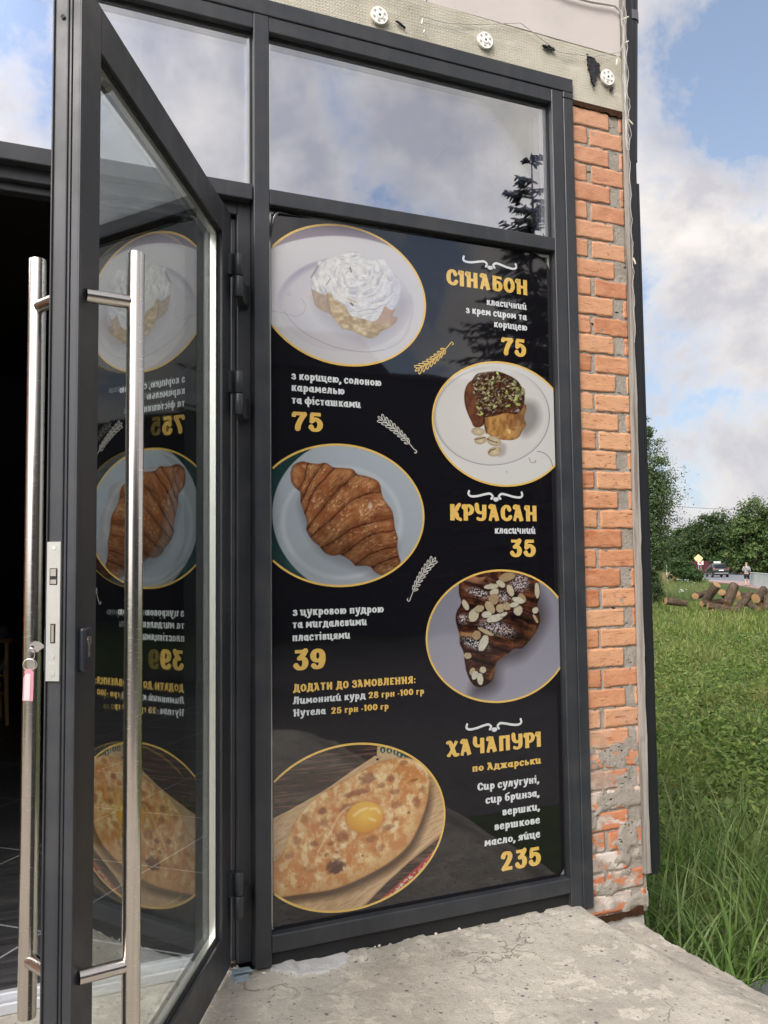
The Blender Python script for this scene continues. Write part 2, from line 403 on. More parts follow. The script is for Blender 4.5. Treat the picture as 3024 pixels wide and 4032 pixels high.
# beige reinforced insulation board, with torn black holes showing the mesh gap behind
def insul_mat():
    m, g = newmat('beige_meshed_insulation'); co = g.coord()
    w1 = g.n('ShaderNodeTexWave', {'Vector': co, 'Scale': 27.0, 'Distortion': 4.5, 'Detail': 2.0, 'Detail Scale': 3.0}, wave_type='BANDS', bands_direction='X').outputs[1]
    w2 = g.n('ShaderNodeTexWave', {'Vector': co, 'Scale': 27.0, 'Distortion': 4.5, 'Detail': 2.0, 'Detail Scale': 3.0}, wave_type='BANDS', bands_direction='Z').outputs[1]
    net = g.math('MULTIPLY', w1, w2); lump = g.noise(co, 9, 6, .6)
    c = g.mix(g.ramp(lump, [(.3, 0.0), (.7, 1.0)]), (.43, .405, .325), (.53, .505, .415))
    c = g.mix(g.ramp(net, [(.0, .32), (.5, 0.0)]), c, (.34, .31, .24)); c = g.mix(g.ramp(g.noise(g.map(co, scale=(1, 1, .5)), 3.4, 7, .7, dist=.6), [(.52, 0.0), (.70, .5)]), c, (.30, .275, .21))
    rub = g.noise(g.map(co, scale=(1.2, 1, 5), rot=(0, .1, 0)), 5.0, 4, .5)
    c = g.mix(g.ramp(rub, [(.58, 0.0), (.72, .35)]), c, (.66, .63, .55))
    finish(g, pbsdf(g, c, .9, 0, g.math('ADD', g.math('MULTIPLY', net, .35), lump), .55, .006, .2))
    return m
M_INS = insul_mat()
sheet('insulation_board', -1.70, 2.2480, 3.188, 3.424, .010, M_INS, bl, .016, .0035, 14, 21, .10, .012)
M_FOAM = mortar_mat('pale_pink_foam_board', (.50, .46, .43), (.57, .52, .49), 3, False, .10)
sheet('foam_board', -1.70, 1.339, 3.428, 4.10, .0125, M_FOAM, bl, .06, .0008, 8, 31, .10)
sheet('foam_board', 1.343, 2.2460, 3.428, 4.10, .0115, M_FOAM, bl, .06, .0008, 8, 33, .10)
M_RUST = mortar_mat('dark_rusty_foam_gap', (.022, .011, .005), (.07, .03, .012), 60)
def ragged_strip(x0, x1, zt, zb, seed, amp, nm='expanding_foam_gap'):
    b = NB(); n = 60; xs = np.linspace(x0, x1, n); top = [(x, zt(x)) for x in xs]
    bot = [(x, zb(x)+amp*(float(fbm(np.array(x*60.), np.array(seed*2.), seed, 3))-.5)*2) for x in xs]
    prism(b, top+bot[::-1], 'y', .0085, .05); o = obj(nm, recalc(b), M_RUST, bl); o.location = -Vector(bl.location)
ragged_strip(1.985, 2.246, lambda x: 3.1885, lambda x: 3.168-.006*(x > 2.17), 3, .0045)
ragged_strip(2.00, 2.225, lambda x: -.030+.012*max(0, (x-2.17)/.05), lambda x: -.052, 5, .006)
# torn mesh: ragged dark patches lying 3 mm proud of the board
M_TORN = mortar_mat('black_torn_mesh', (.022, .022, .026), (.05, .05, .056), 40)
def ragged(pts, y, seed, n=6, amp=.004):
    out = []
    for i in range(len(pts)):
        a, c = np.array(pts[i], float), np.array(pts[(i+1) % len(pts)], float)
        for k in range(n):
            p = a+(c-a)*k/n; d = c-a; nn = np.array([-d[1], d[0]])/(np.linalg.norm(d)+1e-9)
            out.append(p+nn*amp*(vnoise(np.array(i*3.1+k*1.7), np.array(seed*1.3), seed)-.5)*2*(k > 0))
    return out
def q(px, py, y=.002):
    P = un(px, py, y=y); return (P[0], P[2])
for k, poly in enumerate(([(2310, 212), (2357, 250), (2361, 282), (2343, 318), (2337, 345), (2325, 300)],
                          [(2139, 177), (2163, 180), (2183, 191), (2180, 199), (2160, 194), (2141, 188)],
                          [(2405, 343), (2414, 346), (2412, 357), (2402, 358)],
                          [(1558, 82), (1568, 84), (1598, 110), (1594, 112)])):
    pts = ragged([q(*p) for p in poly], .002, 11+k, 9, .009 if k < 2 else .0015); b = NB()
    prism(b, [(p[0], p[1]) for p in pts], 'y', -.0015, .006)
    o = obj('torn_patch', recalc(b), M_TORN, bl); o.location = -Vector(bl.location)
# white plastic disc anchors with wedge holes
M_WPL = simple('white_plastic_disc', (.80, .79, .74), .5, 0, .05, 20)
M_HOLE = simple('anchor_hole_grey', (.36, .33, .29), .8)
def anchor(cx, cz):
    b = NB(); y0, y1 = -.006, .003; R1 = .0325
    ring = 48
    for (ya, yb, ra) in ((y0, y1, R1), (y0-.0025, y0-.0002, .013)):
        prism(b, [(cx+ra*math.cos(2*math.pi*k/ring), cz+ra*math.sin(2*math.pi*k/ring)) for k in range(ring)], 'y', ya, yb)
    for k in range(6):
        a = 2*math.pi*k/6+.4
        for (r0, r1, w0, w1) in ((.0175, .026, .0035, .0062),):
            ca, sa = math.cos(a), math.sin(a)
            P = [(cx+ca*r0-sa*w0, cz+sa*r0+ca*w0), (cx+ca*r0+sa*w0, cz+sa*r0-ca*w0), (cx+ca*r1+sa*w1, cz+sa*r1-ca*w1), (cx+ca*r1-sa*w1, cz+sa*r1+ca*w1)]
            prism(b, P, 'y', y0-.0006, y0+.001, 1)
    prism(b, [(cx+.0045*math.cos(k*.6), cz+.0045*math.sin(k*.6)) for k in range(10)], 'y', y0-.0034, y0-.002, 2)
    o = obj('disc_anchor', recalc(b), [M_WPL, M_HOLE, M_BLK], bl); o.location = -Vector(bl.location)
for p in ((1494, 60), (1911, 158), (2393, 304)):
    P = un(*p, y=-.004); anchor(P[0], P[2])
# body of the house behind: side wall, roof, inner shell
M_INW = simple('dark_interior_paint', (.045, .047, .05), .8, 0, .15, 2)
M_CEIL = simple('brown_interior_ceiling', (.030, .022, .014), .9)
fpart('side_wall', [((1.90, .38, -1.0), (2.23, 7.0, 4.1))], M_FND, bl, 0)
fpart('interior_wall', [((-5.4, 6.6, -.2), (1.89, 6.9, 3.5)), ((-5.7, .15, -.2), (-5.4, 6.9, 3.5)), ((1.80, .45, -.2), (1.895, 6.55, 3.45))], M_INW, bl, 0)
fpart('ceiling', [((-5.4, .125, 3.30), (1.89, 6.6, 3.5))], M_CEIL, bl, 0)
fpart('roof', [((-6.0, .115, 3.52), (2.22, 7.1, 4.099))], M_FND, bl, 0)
fpart('front_wall', [((-6.0, .02, -1.0), (-1.70, .36, 3.30)), ((-6.0, .021, 3.301), (-1.701, .30, 4.09))], M_BRICK, bl, 0)
# interior tiled floor
def tile_mat():
    m, g = newmat('dark_wood_look_tile'); co = g.coord('Object')
    th_ = rad(48)
    def line(nx, ny, ph, per=.65, w=.0045):
        d = g.vmath('DOT_PRODUCT', co, (nx, ny, 0), out=1)
        f = g.math('FRACT', g.math('DIVIDE', g.math('ADD', d, -ph+50*per), per))
        return g.math('LESS_THAN', g.math('ABSOLUTE', g.math('SUBTRACT', f, .5)), w/per)
    A = line(-math.sin(th_), math.cos(th_), .3234-.325); B = line(math.cos(th_), math.sin(th_), .45-.325)
    grain = g.noise(g.map(co, rot=(0, 0, -th_), scale=(.8, 14, 1)), 3, 6, .6)
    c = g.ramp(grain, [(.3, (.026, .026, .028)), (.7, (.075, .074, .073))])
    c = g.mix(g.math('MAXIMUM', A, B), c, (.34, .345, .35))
    finish(g, pbsdf(g, c, g.ramp(grain, [(.3, .28), (.7, .42)]), 0, None, spec=.5))
    return m
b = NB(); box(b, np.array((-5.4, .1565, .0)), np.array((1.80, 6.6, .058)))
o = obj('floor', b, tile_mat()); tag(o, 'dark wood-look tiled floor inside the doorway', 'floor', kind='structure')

# ---------------------------------------------------------------- wooden batten, flashing, cable, string light on the corner
def wood_mat(name, c1, c2, sc=(60, 60, 2.2)):
    m, g = newmat(name); co = g.coord()
    n1 = g.noise(g.map(co, scale=sc), 1.0, 6, .65, dist=.4); n2 = g.noise(co, 6, 4, .6)
    c = g.ramp(n1, [(.30, c1), (.52, c2), (.75, tuple(min(1, x*1.25) for x in c2))])
    c = g.mix(g.ramp(n2, [(.62, 0.0), (.75, .6)]), c, tuple(x*.6 for x in c1))
    finish(g, pbsdf(g, c, .85, 0, n1, .7, .004, .2))
    return m
M_BATT = wood_mat('weathered_grey_wood', (.10, .085, .07), (.29, .265, .235))
b = NB(); nseg = 90; L_, R_ = [], []
def xline(p0, p1, z, y):           # straight edge through two surveyed pixels, as x at height z
    A, B = un(*p0, y=y), un(*p1, y=y); return A[0]+(B[0]-A[0])*(z-A[2])/(B[2]-A[2])
zs = np.linspace(.105, 4.05, nseg+1)
rows = []
for i, z in enumerate(zs):
    j = .003*(vnoise(np.array(z*9), np.array(1.), 3)-.5); k = .006*(vnoise(np.array(z*14), np.array(5.), 8)-.5)+.003*(vnoise(np.array(z*60), np.array(2.), 8)-.5)
    x0 = xline((2466, 700), (2536, 3300), z, -.004)+j
    x1 = xline((2480, 700), (2556, 3300), z, -.004)+k+.004
    rows.append([b.verts.new((x0, .012, z)), b.verts.new((x0+.002, -.006, z)), b.verts.new(((x0+x1)/2-.002, -.007+k*.3, z)),
                 b.verts.new(((x0+x1)/2+.0015, -.0045, z)), b.verts.new((x1-.002, -.006+j, z)), b.verts.new((x1, .012, z))])
for A, B in zip(rows, rows[1:]):
    for k in range(5): b.faces.new((A[k], A[k+1], B[k+1], B[k]))
for e in (rows[0], rows[-1]): b.faces.new(e)
tag(obj('wooden_batten', recalc(b), M_BATT), 'weathered grey wooden batten nailed along the brick corner', 'batten')
M_FLASH = simple('black_sheet_metal', (.012, .013, .016), .42, .0, .2, 5, .1, 40)
fl = empty('corner_flashing', (2.28, .03, .1), 0, 'black sheet metal corner flashing running down beside the batten', 'flashing')
def strip(name, pL, pR, z0, z1, y, m, parent, th=.03):
    b = NB()
    xs = [[xline(pL[0], pL[1], z, y), xline(pR[0], pR[1], z, y)] for z in (z0, z1)]
    vs = []
    for (a, c), z in zip(xs, (z0, z1)):
        vs.append([b.verts.new((a, y+th, z)), b.verts.new((a, y, z)), b.verts.new((c, y, z)), b.verts.new((c, y+th, z))])
    for k in range(4): b.faces.new((vs[0][k], vs[0][(k+1) % 4], vs[1][(k+1) % 4], vs[1][k]))
    b.faces.new(vs[0]); b.faces.new(vs[1])
    o = obj(name, recalc(b), m, parent); o.location = -Vector(parent.location); return o
strip('face_strip', ((2477, 600), (2559, 3300)), ((2507, 600), (2588, 3300)), .088, 1.72, .014, M_FLASH, fl)
strip('face_strip', ((2475, 600), (2554, 3300)), ((2504, 600), (2584, 3300)), 1.715, 4.05, .016, M_FLASH, fl)
strip('return_strip', ((2505, 600), (2586, 3300)), ((2513, 600), (2597, 3300)), .118, 2.90, .019, M_FLASH, fl)
dp = empty('downpipe', (2.33, .12, 3.6), 0, 'black round downpipe above the brick corner with a grey clamp', 'downpipe')
b = NB(); Pa, Pb = un(2478, 640, y=.09), un(2474, -260, y=.09)
tube(b, [(Pa[0], .09, Pa[2]), (Pb[0]+.01, .09, Pb[2])], .033, 20); o = obj('pipe', b, M_FLASH, dp); o.location = -Vector(dp.location)
b = NB(); Pc = un(2476, 75, y=.09); tube(b, [(Pc[0]+.003, .09, Pc[2]-.02), (Pc[0]+.003, .09, Pc[2]+.02)], .038, 20)
o = obj('clamp', b, simple('dull_grey_clamp', (.16, .155, .16), .5, .3), dp); o.location = -Vector(dp.location)
M_CAB = simple('white_cable', (.46, .445, .42), .55, 0, .08, 30)
def pxtube(pts, y, r, n=7, name=None, m=None, parent=None, b=None):
    own = b is None
    b = b or NB()
    tube(b, [tuple(un(px, py, y=y+(e[0] if e else 0))) for px, py, *e in pts], r, n)
    if own:
        o = obj(name, b, m, parent)
        if parent is not None: o.location = -Vector(parent.location)
        return o
pxtube([(1250, -420), (1700, -240), (2140, -60), (2230, -18), (2330, 8), (2420, 22), (2444, 45), (2455, 110), (2459, 260), (2463, 420), (2468, 580), (2470, 592)], -.004, .0052, 8, 'power_cable', M_CAB)
tag(bpy.data.objects['power_cable'], 'pale grey cable bending down from the foam board along the corner', 'cable')
M_BULB = simple('milky_bulb', (.72, .68, .54), .3)
slt = empty('string_light', (2.25, -.01, 3.0), 0, 'white string light tangled down the building corner with tiny bulbs', 'string light')
b = NB(); rs = np.random.default_rng(5)
for k in range(3):
    pts = []
    for i, py in enumerate(np.linspace(-40, 590, 46)):
        base = 2452+(py/590)*22+6*k-4
        pts.append((base+6*math.sin(py*.055+k*2.1)+rs.uniform(-2.5, 2.5), py, -.006*k-.004+rs.uniform(-.003, .003)))
    pxtube(pts, -.012, .0012, 5, b=b)
pts = [(2474, 590)]
for py in np.linspace(620, 1350, 40): pts.append((2478+(py-620)/730*24+4*math.sin(py*.06)+rs.uniform(-2, 2), py))
pxtube(pts, -.012, .0011, 5, b=b)
pxtube([(1650, 62), (1760, 92), (1900, 96), (2050, 90), (2200, 205), (2330, 222), (2440, 205), (2455, 160)], -.004, .0016, 5, b=b)
o = obj('wire', b, M_CAB, slt); o.location = -Vector(slt.location)
for (x0, y0, x1, y1) in ((2452, 76, 2474, 66), (2462, 168, 2474, 162), (2474, 470, 2492, 490), (2428, 218, 2442, 240), (2427, 255, 2430, 232), (2494, 1015, 2502, 1040), (1660, 95, 1665, 75), (1668, 130, 1672, 118)):
    pxtube([(x0, y0), ((x0+x1)/2, (y0+y1)/2), (x1, y1)], -.020, [.0028, .0034, .0028], 7, 'bulb', M_BULB, slt)
# ================================================================ THE OPEN DOOR
DAL = rad(27.5)
DH = np.array([.5903, -.03, 0.0])
DS = np.array([-math.sin(DAL), -math.cos(DAL), 0]); DN = np.array([math.cos(DAL), -math.sin(DAL), 0])
door = empty('glass_door', tuple(DH), math.atan2(DS[1], DS[0]), 'open dark grey glazed door with two long steel pull bars', 'door')
def dpart(name, boxes, m=M_FR, parent=door, bev=.0012):
    b = NB()
    for lo, hi in boxes: box(b, np.array(lo, float), np.array(hi, float), bev)
    return obj(name, b, m, parent)
Z0, Z1 = .089, 2.476
dpart('stile', [((1.0165, -.0190, Z0), (1.1045, -.0002, Z1)), ((1.0165, -.058, Z0), (1.1020, -.0215, Z1)),
                ((1.085, -.0593, Z0), (1.1066, -.0556, Z1)), ((1.085, -.0305, Z0), (1.1060, -.0272, Z1)),
                ((1.085, -.0046, Z0), (1.1066, .0002, Z1))])
dpart('stile', [((.004, -.058, Z0), (.0995, 0, Z1)), ((.0, -.058, Z0), (.0045, -.02, Z1))])
dpart('rail', [((.1, -.058, 2.380), (1.016, -.0003, Z1))])
dpart('rail', [((.1, -.058, Z0), (1.016, -.0003, .210))])
dpart('gasket', [((1.03, -.0214, Z0+.005), (1.0985, -.0191, Z1-.005)),
                 ((.0996, -.0165, .2105), (.1035, -.010, 2.3795)), ((1.0125, -.0165, .2105), (1.0164, -.010, 2.3795)),
                 ((.1035, -.0165, 2.3755), (1.0125, -.010, 2.3797)), ((.1035, -.0165, .2103), (1.0125, -.010, .2145)),
                 ((.0996, -.046, .2105), (.1035, -.038, 2.3795)), ((1.0125, -.046, .2105), (1.0164, -.038, 2.3795))], M_BLK, door, 0)
for nm, nn in (('glass_pane', -.0168), ('inner_glass_pane', -.0375)):
    npmesh(nm, [(.095, nn, .205), (1.020, nn, .205), (1.020, nn, 2.385), (.095, nn, 2.385)], [(0, 1, 2, 3)], M_GLASS if nn > -.03 else M_GLASS_IN, door)
sa, sb = -.0365, -.0178
dpart('spacer_bar', [((.1045, sa, .215), (.1125, sb, 2.375)), ((1.0035, sa, .215), (1.0115, sb, 2.375)),
                     ((.1125, sa, 2.367), (1.0035, sb, 2.375)), ((.1125, sa, .215), (1.0035, sb, .223))], M_SPACER, door, 0)
# pull bars, one on each face
def pull(nb, s_at, s_bar, face, z0, z1, zs):
    b = NB(); tube(b, [(s_bar, nb, z0), (s_bar, nb, z0+.003), (s_bar, nb, z1-.003), (s_bar, nb, z1)], [.0163, .0175, .0175, .0163], 28)
    h = obj('pull_bar', b, M_STEEL, door)
    for z in zs:
        b = NB(); A, B = Vector((s_at, face, z)), Vector((s_bar, nb, z))
        tube(b, [A, B], .0135, 22); obj('standoff', b, M_STEEL, h)
pull(.076, 1.0735, 1.018, -.001, .455, 1.957, (1.855, .572))
pull(-.133, 1.064, 1.009, -.057, .463, 1.955, (1.855, .572))
# lock face plate on the edge
M_LOCK = simple('satin_lock_plate', (.42, .42, .39), .42, .45, .05, 30, .05, 400)
zc0, zc1 = 1.118, 1.3765
b = NB(); box(b, np.array((1.100, -.0562, zc0)), np.array((1.1075, -.0295, zc1)), .0006)
lp = obj('lock_plate', b, M_LOCK, door)
nm_ = -.0428
b = NB()
for (z0, z1, w) in ((1.296, 1.327, .0075), (1.188, 1.224, .0048)):
    box(b, np.array((1.106, nm_-w, z0)), np.array((1.1078, nm_+w, z1)))
obj('bolt_slot', b, M_BLK, lp)
b = NB(); box(b, np.array((1.106, nm_-.0058, 1.312)), np.array((1.1098, nm_+.0058, 1.3255)), .0006)
box(b, np.array((1.106, nm_-.0058, 1.2975)), np.array((1.109, nm_+.0058, 1.306)), .0006)
box(b, np.array((1.106, nm_-.0026, 1.190)), np.array((1.1092, nm_+.0026, 1.222)), .0004)
obj('latch_bolt', b, simple('dull_latch_steel', (.40, .38, .33), .35, .8, .2, 60), lp)
M_SCR = simple('screw_head', (.55, .55, .54), .35, .7)
for z in (1.365, 1.163, 1.131):
    b = NB(); tube(b, [(1.107, nm_, z), (1.1083, nm_, z)], [.0052, .0044], 18)
    s_ = obj('screw', b, M_SCR, lp)
    b = NB()
    for a in (.3, .3+math.pi/2):
        M = Matrix.Translation((1.1084, nm_, z)) @ Matrix.Rotation(a, 4, 'X')
        box(b, np.array((-.0003, -.0028, -.0005)), np.array((.0003, .0028, .0005)), 0, M)
    bmesh.ops.translate(b, verts=b.verts[:], vec=(0, 0, 0))
# faint stamped mark on the plate under the second screw
b = NB()
for k, x in enumerate((-.0052, -.0018, .0016, .0048)):
    box(b, np.array((1.1074, nm_+x-.0012, 1.1495)), np.array((1.1077, nm_+x+.0010, 1.1535-.001*(k % 2))))
obj('stamped_mark', b, simple('stamped_mark_grey', (.50, .50, .47), .5, .3), lp)
# cylinder escutcheon on the outer face (and its twin inside)
M_ESC = simple('dark_plastic_escutcheon', (.022, .025, .034), .3, 0, .15, 10)
def esc(n0, n1, name='escutcheon'):
    b = NB(); box(b, np.array((1.0565, n0, 1.1325)), np.array((1.0935, n1, 1.2155)), .007, None, 4)
    e = obj(name, b, M_ESC, door, True); return e
e1 = esc(-.004, .012); esc(-.069, -.055)
b = NB(); tube(b, [(1.075, .009, 1.190), (1.075, .0138, 1.190)], .0085, 22)
box(b, np.array((1.071, .009, 1.160)), np.array((1.079, .0135, 1.186)), .001)
obj('lock_cylinder', b, M_STEEL, e1)
b = NB(); box(b, np.array((1.0742, .0130, 1.1845)), np.array((1.0758, .0141, 1.1955))); obj('keyhole', b, M_BLK, e1)
# hinges
for zc in (2.262, 1.878, .308):
    h = bpy.data.objects.new('hinge', None); COL.objects.link(h); h.parent = door; h.empty_display_size = .05
    h.location = (0, 0, zc)
    def wh(x, y): # world xy -> door local
        p = np.array([x, y, 0])-DH; return (float(p@DS), float(p@DN))
    bx, by = wh(.6085, -.058)
    b = NB()
    tube(b, [(bx, by, .002), (bx, by, .004), (bx, by, .070), (bx, by, .072)], [.0145, .016, .016, .0145], 22)
    prism(b, [(.040, .0005), (.040, .011), (.012, .020), (bx+.004, by+.016), (bx-.006, by-.008), (.006, .0015)], 'z', .002, .072)
    obj('leaf_knuckle', recalc(b), M_FR, h)
    b = NB()
    tube(b, [(bx, by, -.068), (bx, by, -.066), (bx, by, -.003), (bx, by, -.001)], [.0145, .016, .016, .0145], 22)
    p1, p2, p3, p4 = wh(.628, .0415), wh(.664, .0415), wh(.664, .022), wh(.622, -.062)
    p5, p6 = wh(.640, -.004), wh(.612, -.042)
    prism(b, [p1, p2, p3, p5, p4, p6], 'z', -.068, -.002)
    obj('frame_knuckle', recalc(b), M_FR, h)
b = NB(); tube(b, [(1.1036, -.040, 2.400), (1.1052, -.040, 2.400)], .0045, 14); obj('drain_hole', b, M_BLK, door)

# ---------------------------------------------------------------- keys left in the inner cylinder
def und_s(px, py, s):
    p0 = DH+DS*s; v = ray(px, py); t = np.dot(DS, p0-CAM)/np.dot(DS, v); return CAM+v*t
KP = und_s(150, 2546, 1.075); KD = float((KP-CAM)@_f)
ks = empty('key_set', tuple(KP), 0, 'keys on a ring with a pink plastic tag hanging from the lock', 'keys')
def kk(px, py, dd=0.0): return np.array(at(px, py, KD+dd))-KP
def flat(b, pts, d0, d1, mi=0):
    A = [b.verts.new(kk(*p, d0)) for p in pts]; B = [b.verts.new(kk(*p, d1)) for p in pts]; n = len(pts)
    for i in range(n): b.faces.new((A[i], A[(i+1) % n], B[(i+1) % n], B[i])).material_index = mi
    b.faces.new(A).material_index = mi; b.faces.new(list(reversed(B))).material_index = mi
def zz(pts): return [(x*.3014, 2450+y*.3014) for x, y in pts]
M_KEY = simple('nickel_key', (.74, .70, .66), .25, .9, .08, 30)
b = NB()
flat(b, zz([(556, 285), (540, 270), (505, 250), (450, 247), (405, 268), (380, 310), (376, 350), (398, 385), (440, 400), (490, 390), (525, 360), (556, 345)]), -.0012, .0012)
flat(b, zz([(554, 292), (600, 292), (600, 335), (554, 335)]), -.001, .001)
obj('key', recalc(b), M_KEY, ks)
b = NB(); flat(b, zz([(423+22*math.cos(a*.52), 325+20*math.sin(a*.52)) for a in range(12)]), -.0016, -.0011)
obj('key_hole', recalc(b), M_BLK, ks)
def ring(cx, cy, rx, ry, r, dd, nm):
    b = NB(); pts = [kk(*zz([(cx+rx*math.cos(2*math.pi*k/28), cy+ry*math.sin(2*math.pi*k/28))])[0], dd) for k in range(29)]
    tube(b, pts, r, 8, False); obj(nm, b, M_KEY, ks)
ring(412, 415, 42, 78, .0010, -.003, 'key_ring'); ring(383, 556, 80, 76, .0012, -.006, 'key_ring')
b = NB(); flat(b, zz([(420+70*math.cos(a*.2618), 556+72*math.sin(a*.2618)) for a in range(24)]), -.0005, .0015)
flat(b, zz([(425, 620), (452, 620), (448, 790), (440, 870), (428, 860)]), -.0005, .0012); obj('key', recalc(b), simple('dull_key', (.42, .39, .35), .35, .8), ks)
b = NB(); flat(b, zz([(330, 690), (318, 650), (340, 615), (375, 603), (410, 615), (440, 655), (436, 850), (428, 1033), (294, 1028), (304, 720)]), -.0095, -.0075)
M_TAG = simple('pink_plastic_tag', (.52, .25, .29), .3, 0, .06, 30)
obj('key_tag', recalc(b), M_TAG, ks)
b = NB(); flat(b, zz([(325, 680), (395, 668), (398, 700), (386, 1022), (312, 1020)]), -.0100, -.0094)
obj('tag_label', recalc(b), simple('pale_pink_paper', (.66, .47, .49), .55), ks)

# ---------------------------------------------------------------- shims wedged under the frame
M_SHIM = simple('blue_grey_plastic_shim', (.26, .33, .37), .5, 0, .15, 40)
b0 = np.array(un(945, 3835, z=.035))
for k, (dx, dy, z0, hh, w, d_, rz, lab) in enumerate(((.0, .0, .030, .010, .050, .045, .05, 'blue grey plastic shim at the bottom of the small stack'),
                                            (.002, .002, .0405, .008, .048, .044, -.06, 'blue grey plastic shim in the middle of the small stack'),
                                            (.004, -.004, .056, .0035, .062, .030, .18, 'loose tilted plastic shim lying on top of the small stack'))):
    b = NB(); M = Matrix.Translation((.625+dx, -.005+dy, z0+hh/2)) @ Matrix.Rotation(rz, 4, 'Z') @ Matrix.Rotation(.10 if k == 2 else 0, 4, 'Y')
    box(b, np.array((-w/2, -d_/2, -hh/2)), np.array((w/2, d_/2, hh/2)), .0008, M)
    tag(obj('plastic_shim', b, M_SHIM), lab, 'shim', 'plastic shims under the door frame')

# ---------------------------------------------------------------- concrete porch
def concrete_mat():
    m, g = newmat('worn_concrete'); co = g.coord()
    n1 = g.noise(co, 2.1, 8, .65, dist=.3); n2 = g.noise(co, 9, 9, .70, dist=.5); n3 = g.noise(co, 120, 5, .75); n4 = g.noise(co, 38, 6, .7)
    c = g.ramp(n1, [(.30, (.345, .32, .275)), (.48, (.455, .42, .355)), (.66, (.53, .49, .42))])
    c = g.mix(g.ramp(n2, [(.555, 0.0), (.567, .9), (.75, .95)]), c, (.60, .555, .465))       # pale skin left between the worn parts
    c = g.mix(g.ramp(n2, [(.33, .6), (.42, 0.0)]), c, (.26, .25, .23))
    c = g.mix(g.ramp(n4, [(.30, .55), (.45, 0.0), (.60, 0.0), (.72, .35)]), c, (.20, .18, .15))
    def stones(scale, seed, cov, colr, c):
        v = g.n('ShaderNodeTexVoronoi', {'Vector': g.map(co, loc=(seed, seed*.7, 0), rot=(0, 0, seed)), 'Scale': scale, 'Randomness': 1.0})
        pick = g.n('ShaderNodeSeparateColor', {0: v.outputs[1]}).outputs[0]
        mk = g.math('MULTIPLY', g.ramp(v.outputs[0], [(.16, 1.0), (.22, 0.0)]), g.math('LESS_THAN', pick, cov))
        return g.mix(g.math('MULTIPLY', mk, .85), c, colr), mk
    c, k1 = stones(30, 3.1, .16, (.12, .11, .115), c); c, k2 = stones(55, 7.7, .22, (.16, .14, .12), c); c, k3 = stones(42, 5.2, .12, (.56, .52, .45), c)
    wob = g.vmath('ADD', co, g.vmath('SCALE', g.noise(co, 5, 5, .6, out=1), None))
    for nd in g.t.nodes:
        if nd.type == 'VECT_MATH' and nd.operation == 'SCALE': nd.inputs['Scale'].default_value = .35
    crk = g.n('ShaderNodeTexVoronoi', {'Vector': wob, 'Scale': 1.9}, feature='DISTANCE_TO_EDGE').outputs[0]
    gap = g.noise(co, 2.2, 3, .5); ck = g.math('MULTIPLY', g.ramp(crk, [(.003, 1.0), (.007, 0.0)]), g.ramp(gap, [(.56, 0.0), (.62, 1.0)]))
    c = g.mix(g.math('MULTIPLY', ck, .45), c, (.15, .13, .10))
    c = g.mix(g.ramp(n3, [(.30, .7), (.38, 0.0)]), c, (.13, .12, .10)); c = g.mix(g.ramp(n3, [(.62, 0.0), (.70, .4)]), c, (.52, .48, .42))
    c = g.mix(g.ramp(g.noise(co, 1.3, 5, .6), [(.5, 0.0), (.75, .5)]), c, (.27, .23, .185))
    hgt = g.math('SUBTRACT', g.math('ADD', g.math('ADD', g.math('MULTIPLY', n2, .8), n4), n3), g.math('ADD', ck, g.math('MULTIPLY', k1, .3)))
    finish(g, pbsdf(g, c, .93, 0, hgt, 1.0, .006, .15))
    return m
M_CONC = concrete_mat()
nx, ny = 330, 300
u = np.linspace(0, 1, nx+1); x1d = np.concatenate([np.linspace(-3.2, .2, 70, endpoint=False), np.linspace(.2, 2.02, 170, endpoint=False), np.linspace(2.02, 2.26, 60)])
y1d = np.concatenate([np.linspace(-3.6, -.9, 60, endpoint=False), np.linspace(-.9, .045, 150)])
X, Y = np.meshgrid(x1d, y1d)
edge = 2.205+.022*(-Y)+.022*(fbm(X*0+3, Y*7, 3)-.5)+.02*(fbm(X*0+9, Y*25, 4)-.5)
bk = 1.905+.10*np.exp(-np.maximum(-Y-.25, 0)/.4)*0+.05*(fbm(X*0+1, Y*9, 6)-.5)
wdr = .11+.24*np.clip(-Y/.6, 0, 1); Zp = .026-.112*sstep(0, 1, np.clip((X-bk)/wdr, 0, 1)) + .006*(fbm(X*2.2, Y*2.2, 1)-.5)
Zp -= .0028*sstep(.53, .58, fbm(X*5.5+.7*fbm(X*20, Y*20, 3), Y*5.5, 12)) ; Zp += .0050*(fbm(X*30, Y*30, 2, 4)-.5)
lip = sstep(.010, .045, fbm(X*9, Y*9, 44)-.52+np.exp(-((Y+.01)/.10)**2)*.06)
Zp += .010*lip*np.exp(-((Y)/.12)**2)
pt_ = np.array(un(1225, 3790, z=.03)); dpt = np.hypot((X-pt_[0])/1.5, (Y-pt_[1])) + .03*(fbm(X*14, Y*14, 5)-.5)
patch = sstep(.088, .080, dpt); Zp += .007*patch
past = X > edge
Zp = np.where(past, np.minimum(Zp, Zp-(X-edge)*7), Zp)
Xp = np.where(past, edge+.012*(1-np.exp(-(X-edge)*40)), X); Zp = np.maximum(Zp, GZ-.05)
Zp[:, -1] = GZ-.05; Xp[:, -1] = edge[:, -1]+.02
Vv = np.stack([Xp, Y, Zp], -1).reshape(-1, 3); I = np.arange(Vv.shape[0]).reshape(X.shape)
Fq = np.stack([I[:-1, :-1], I[:-1, 1:], I[1:, 1:], I[1:, :-1]], -1).reshape(-1, 4)
fc = Vv[Fq].mean(1); dpf = np.hypot((fc[:, 0]-pt_[0])/1.5, fc[:, 1]-pt_[1])+.03*(fbm(fc[:, 0]*14, fc[:, 1]*14, 5)-.5)
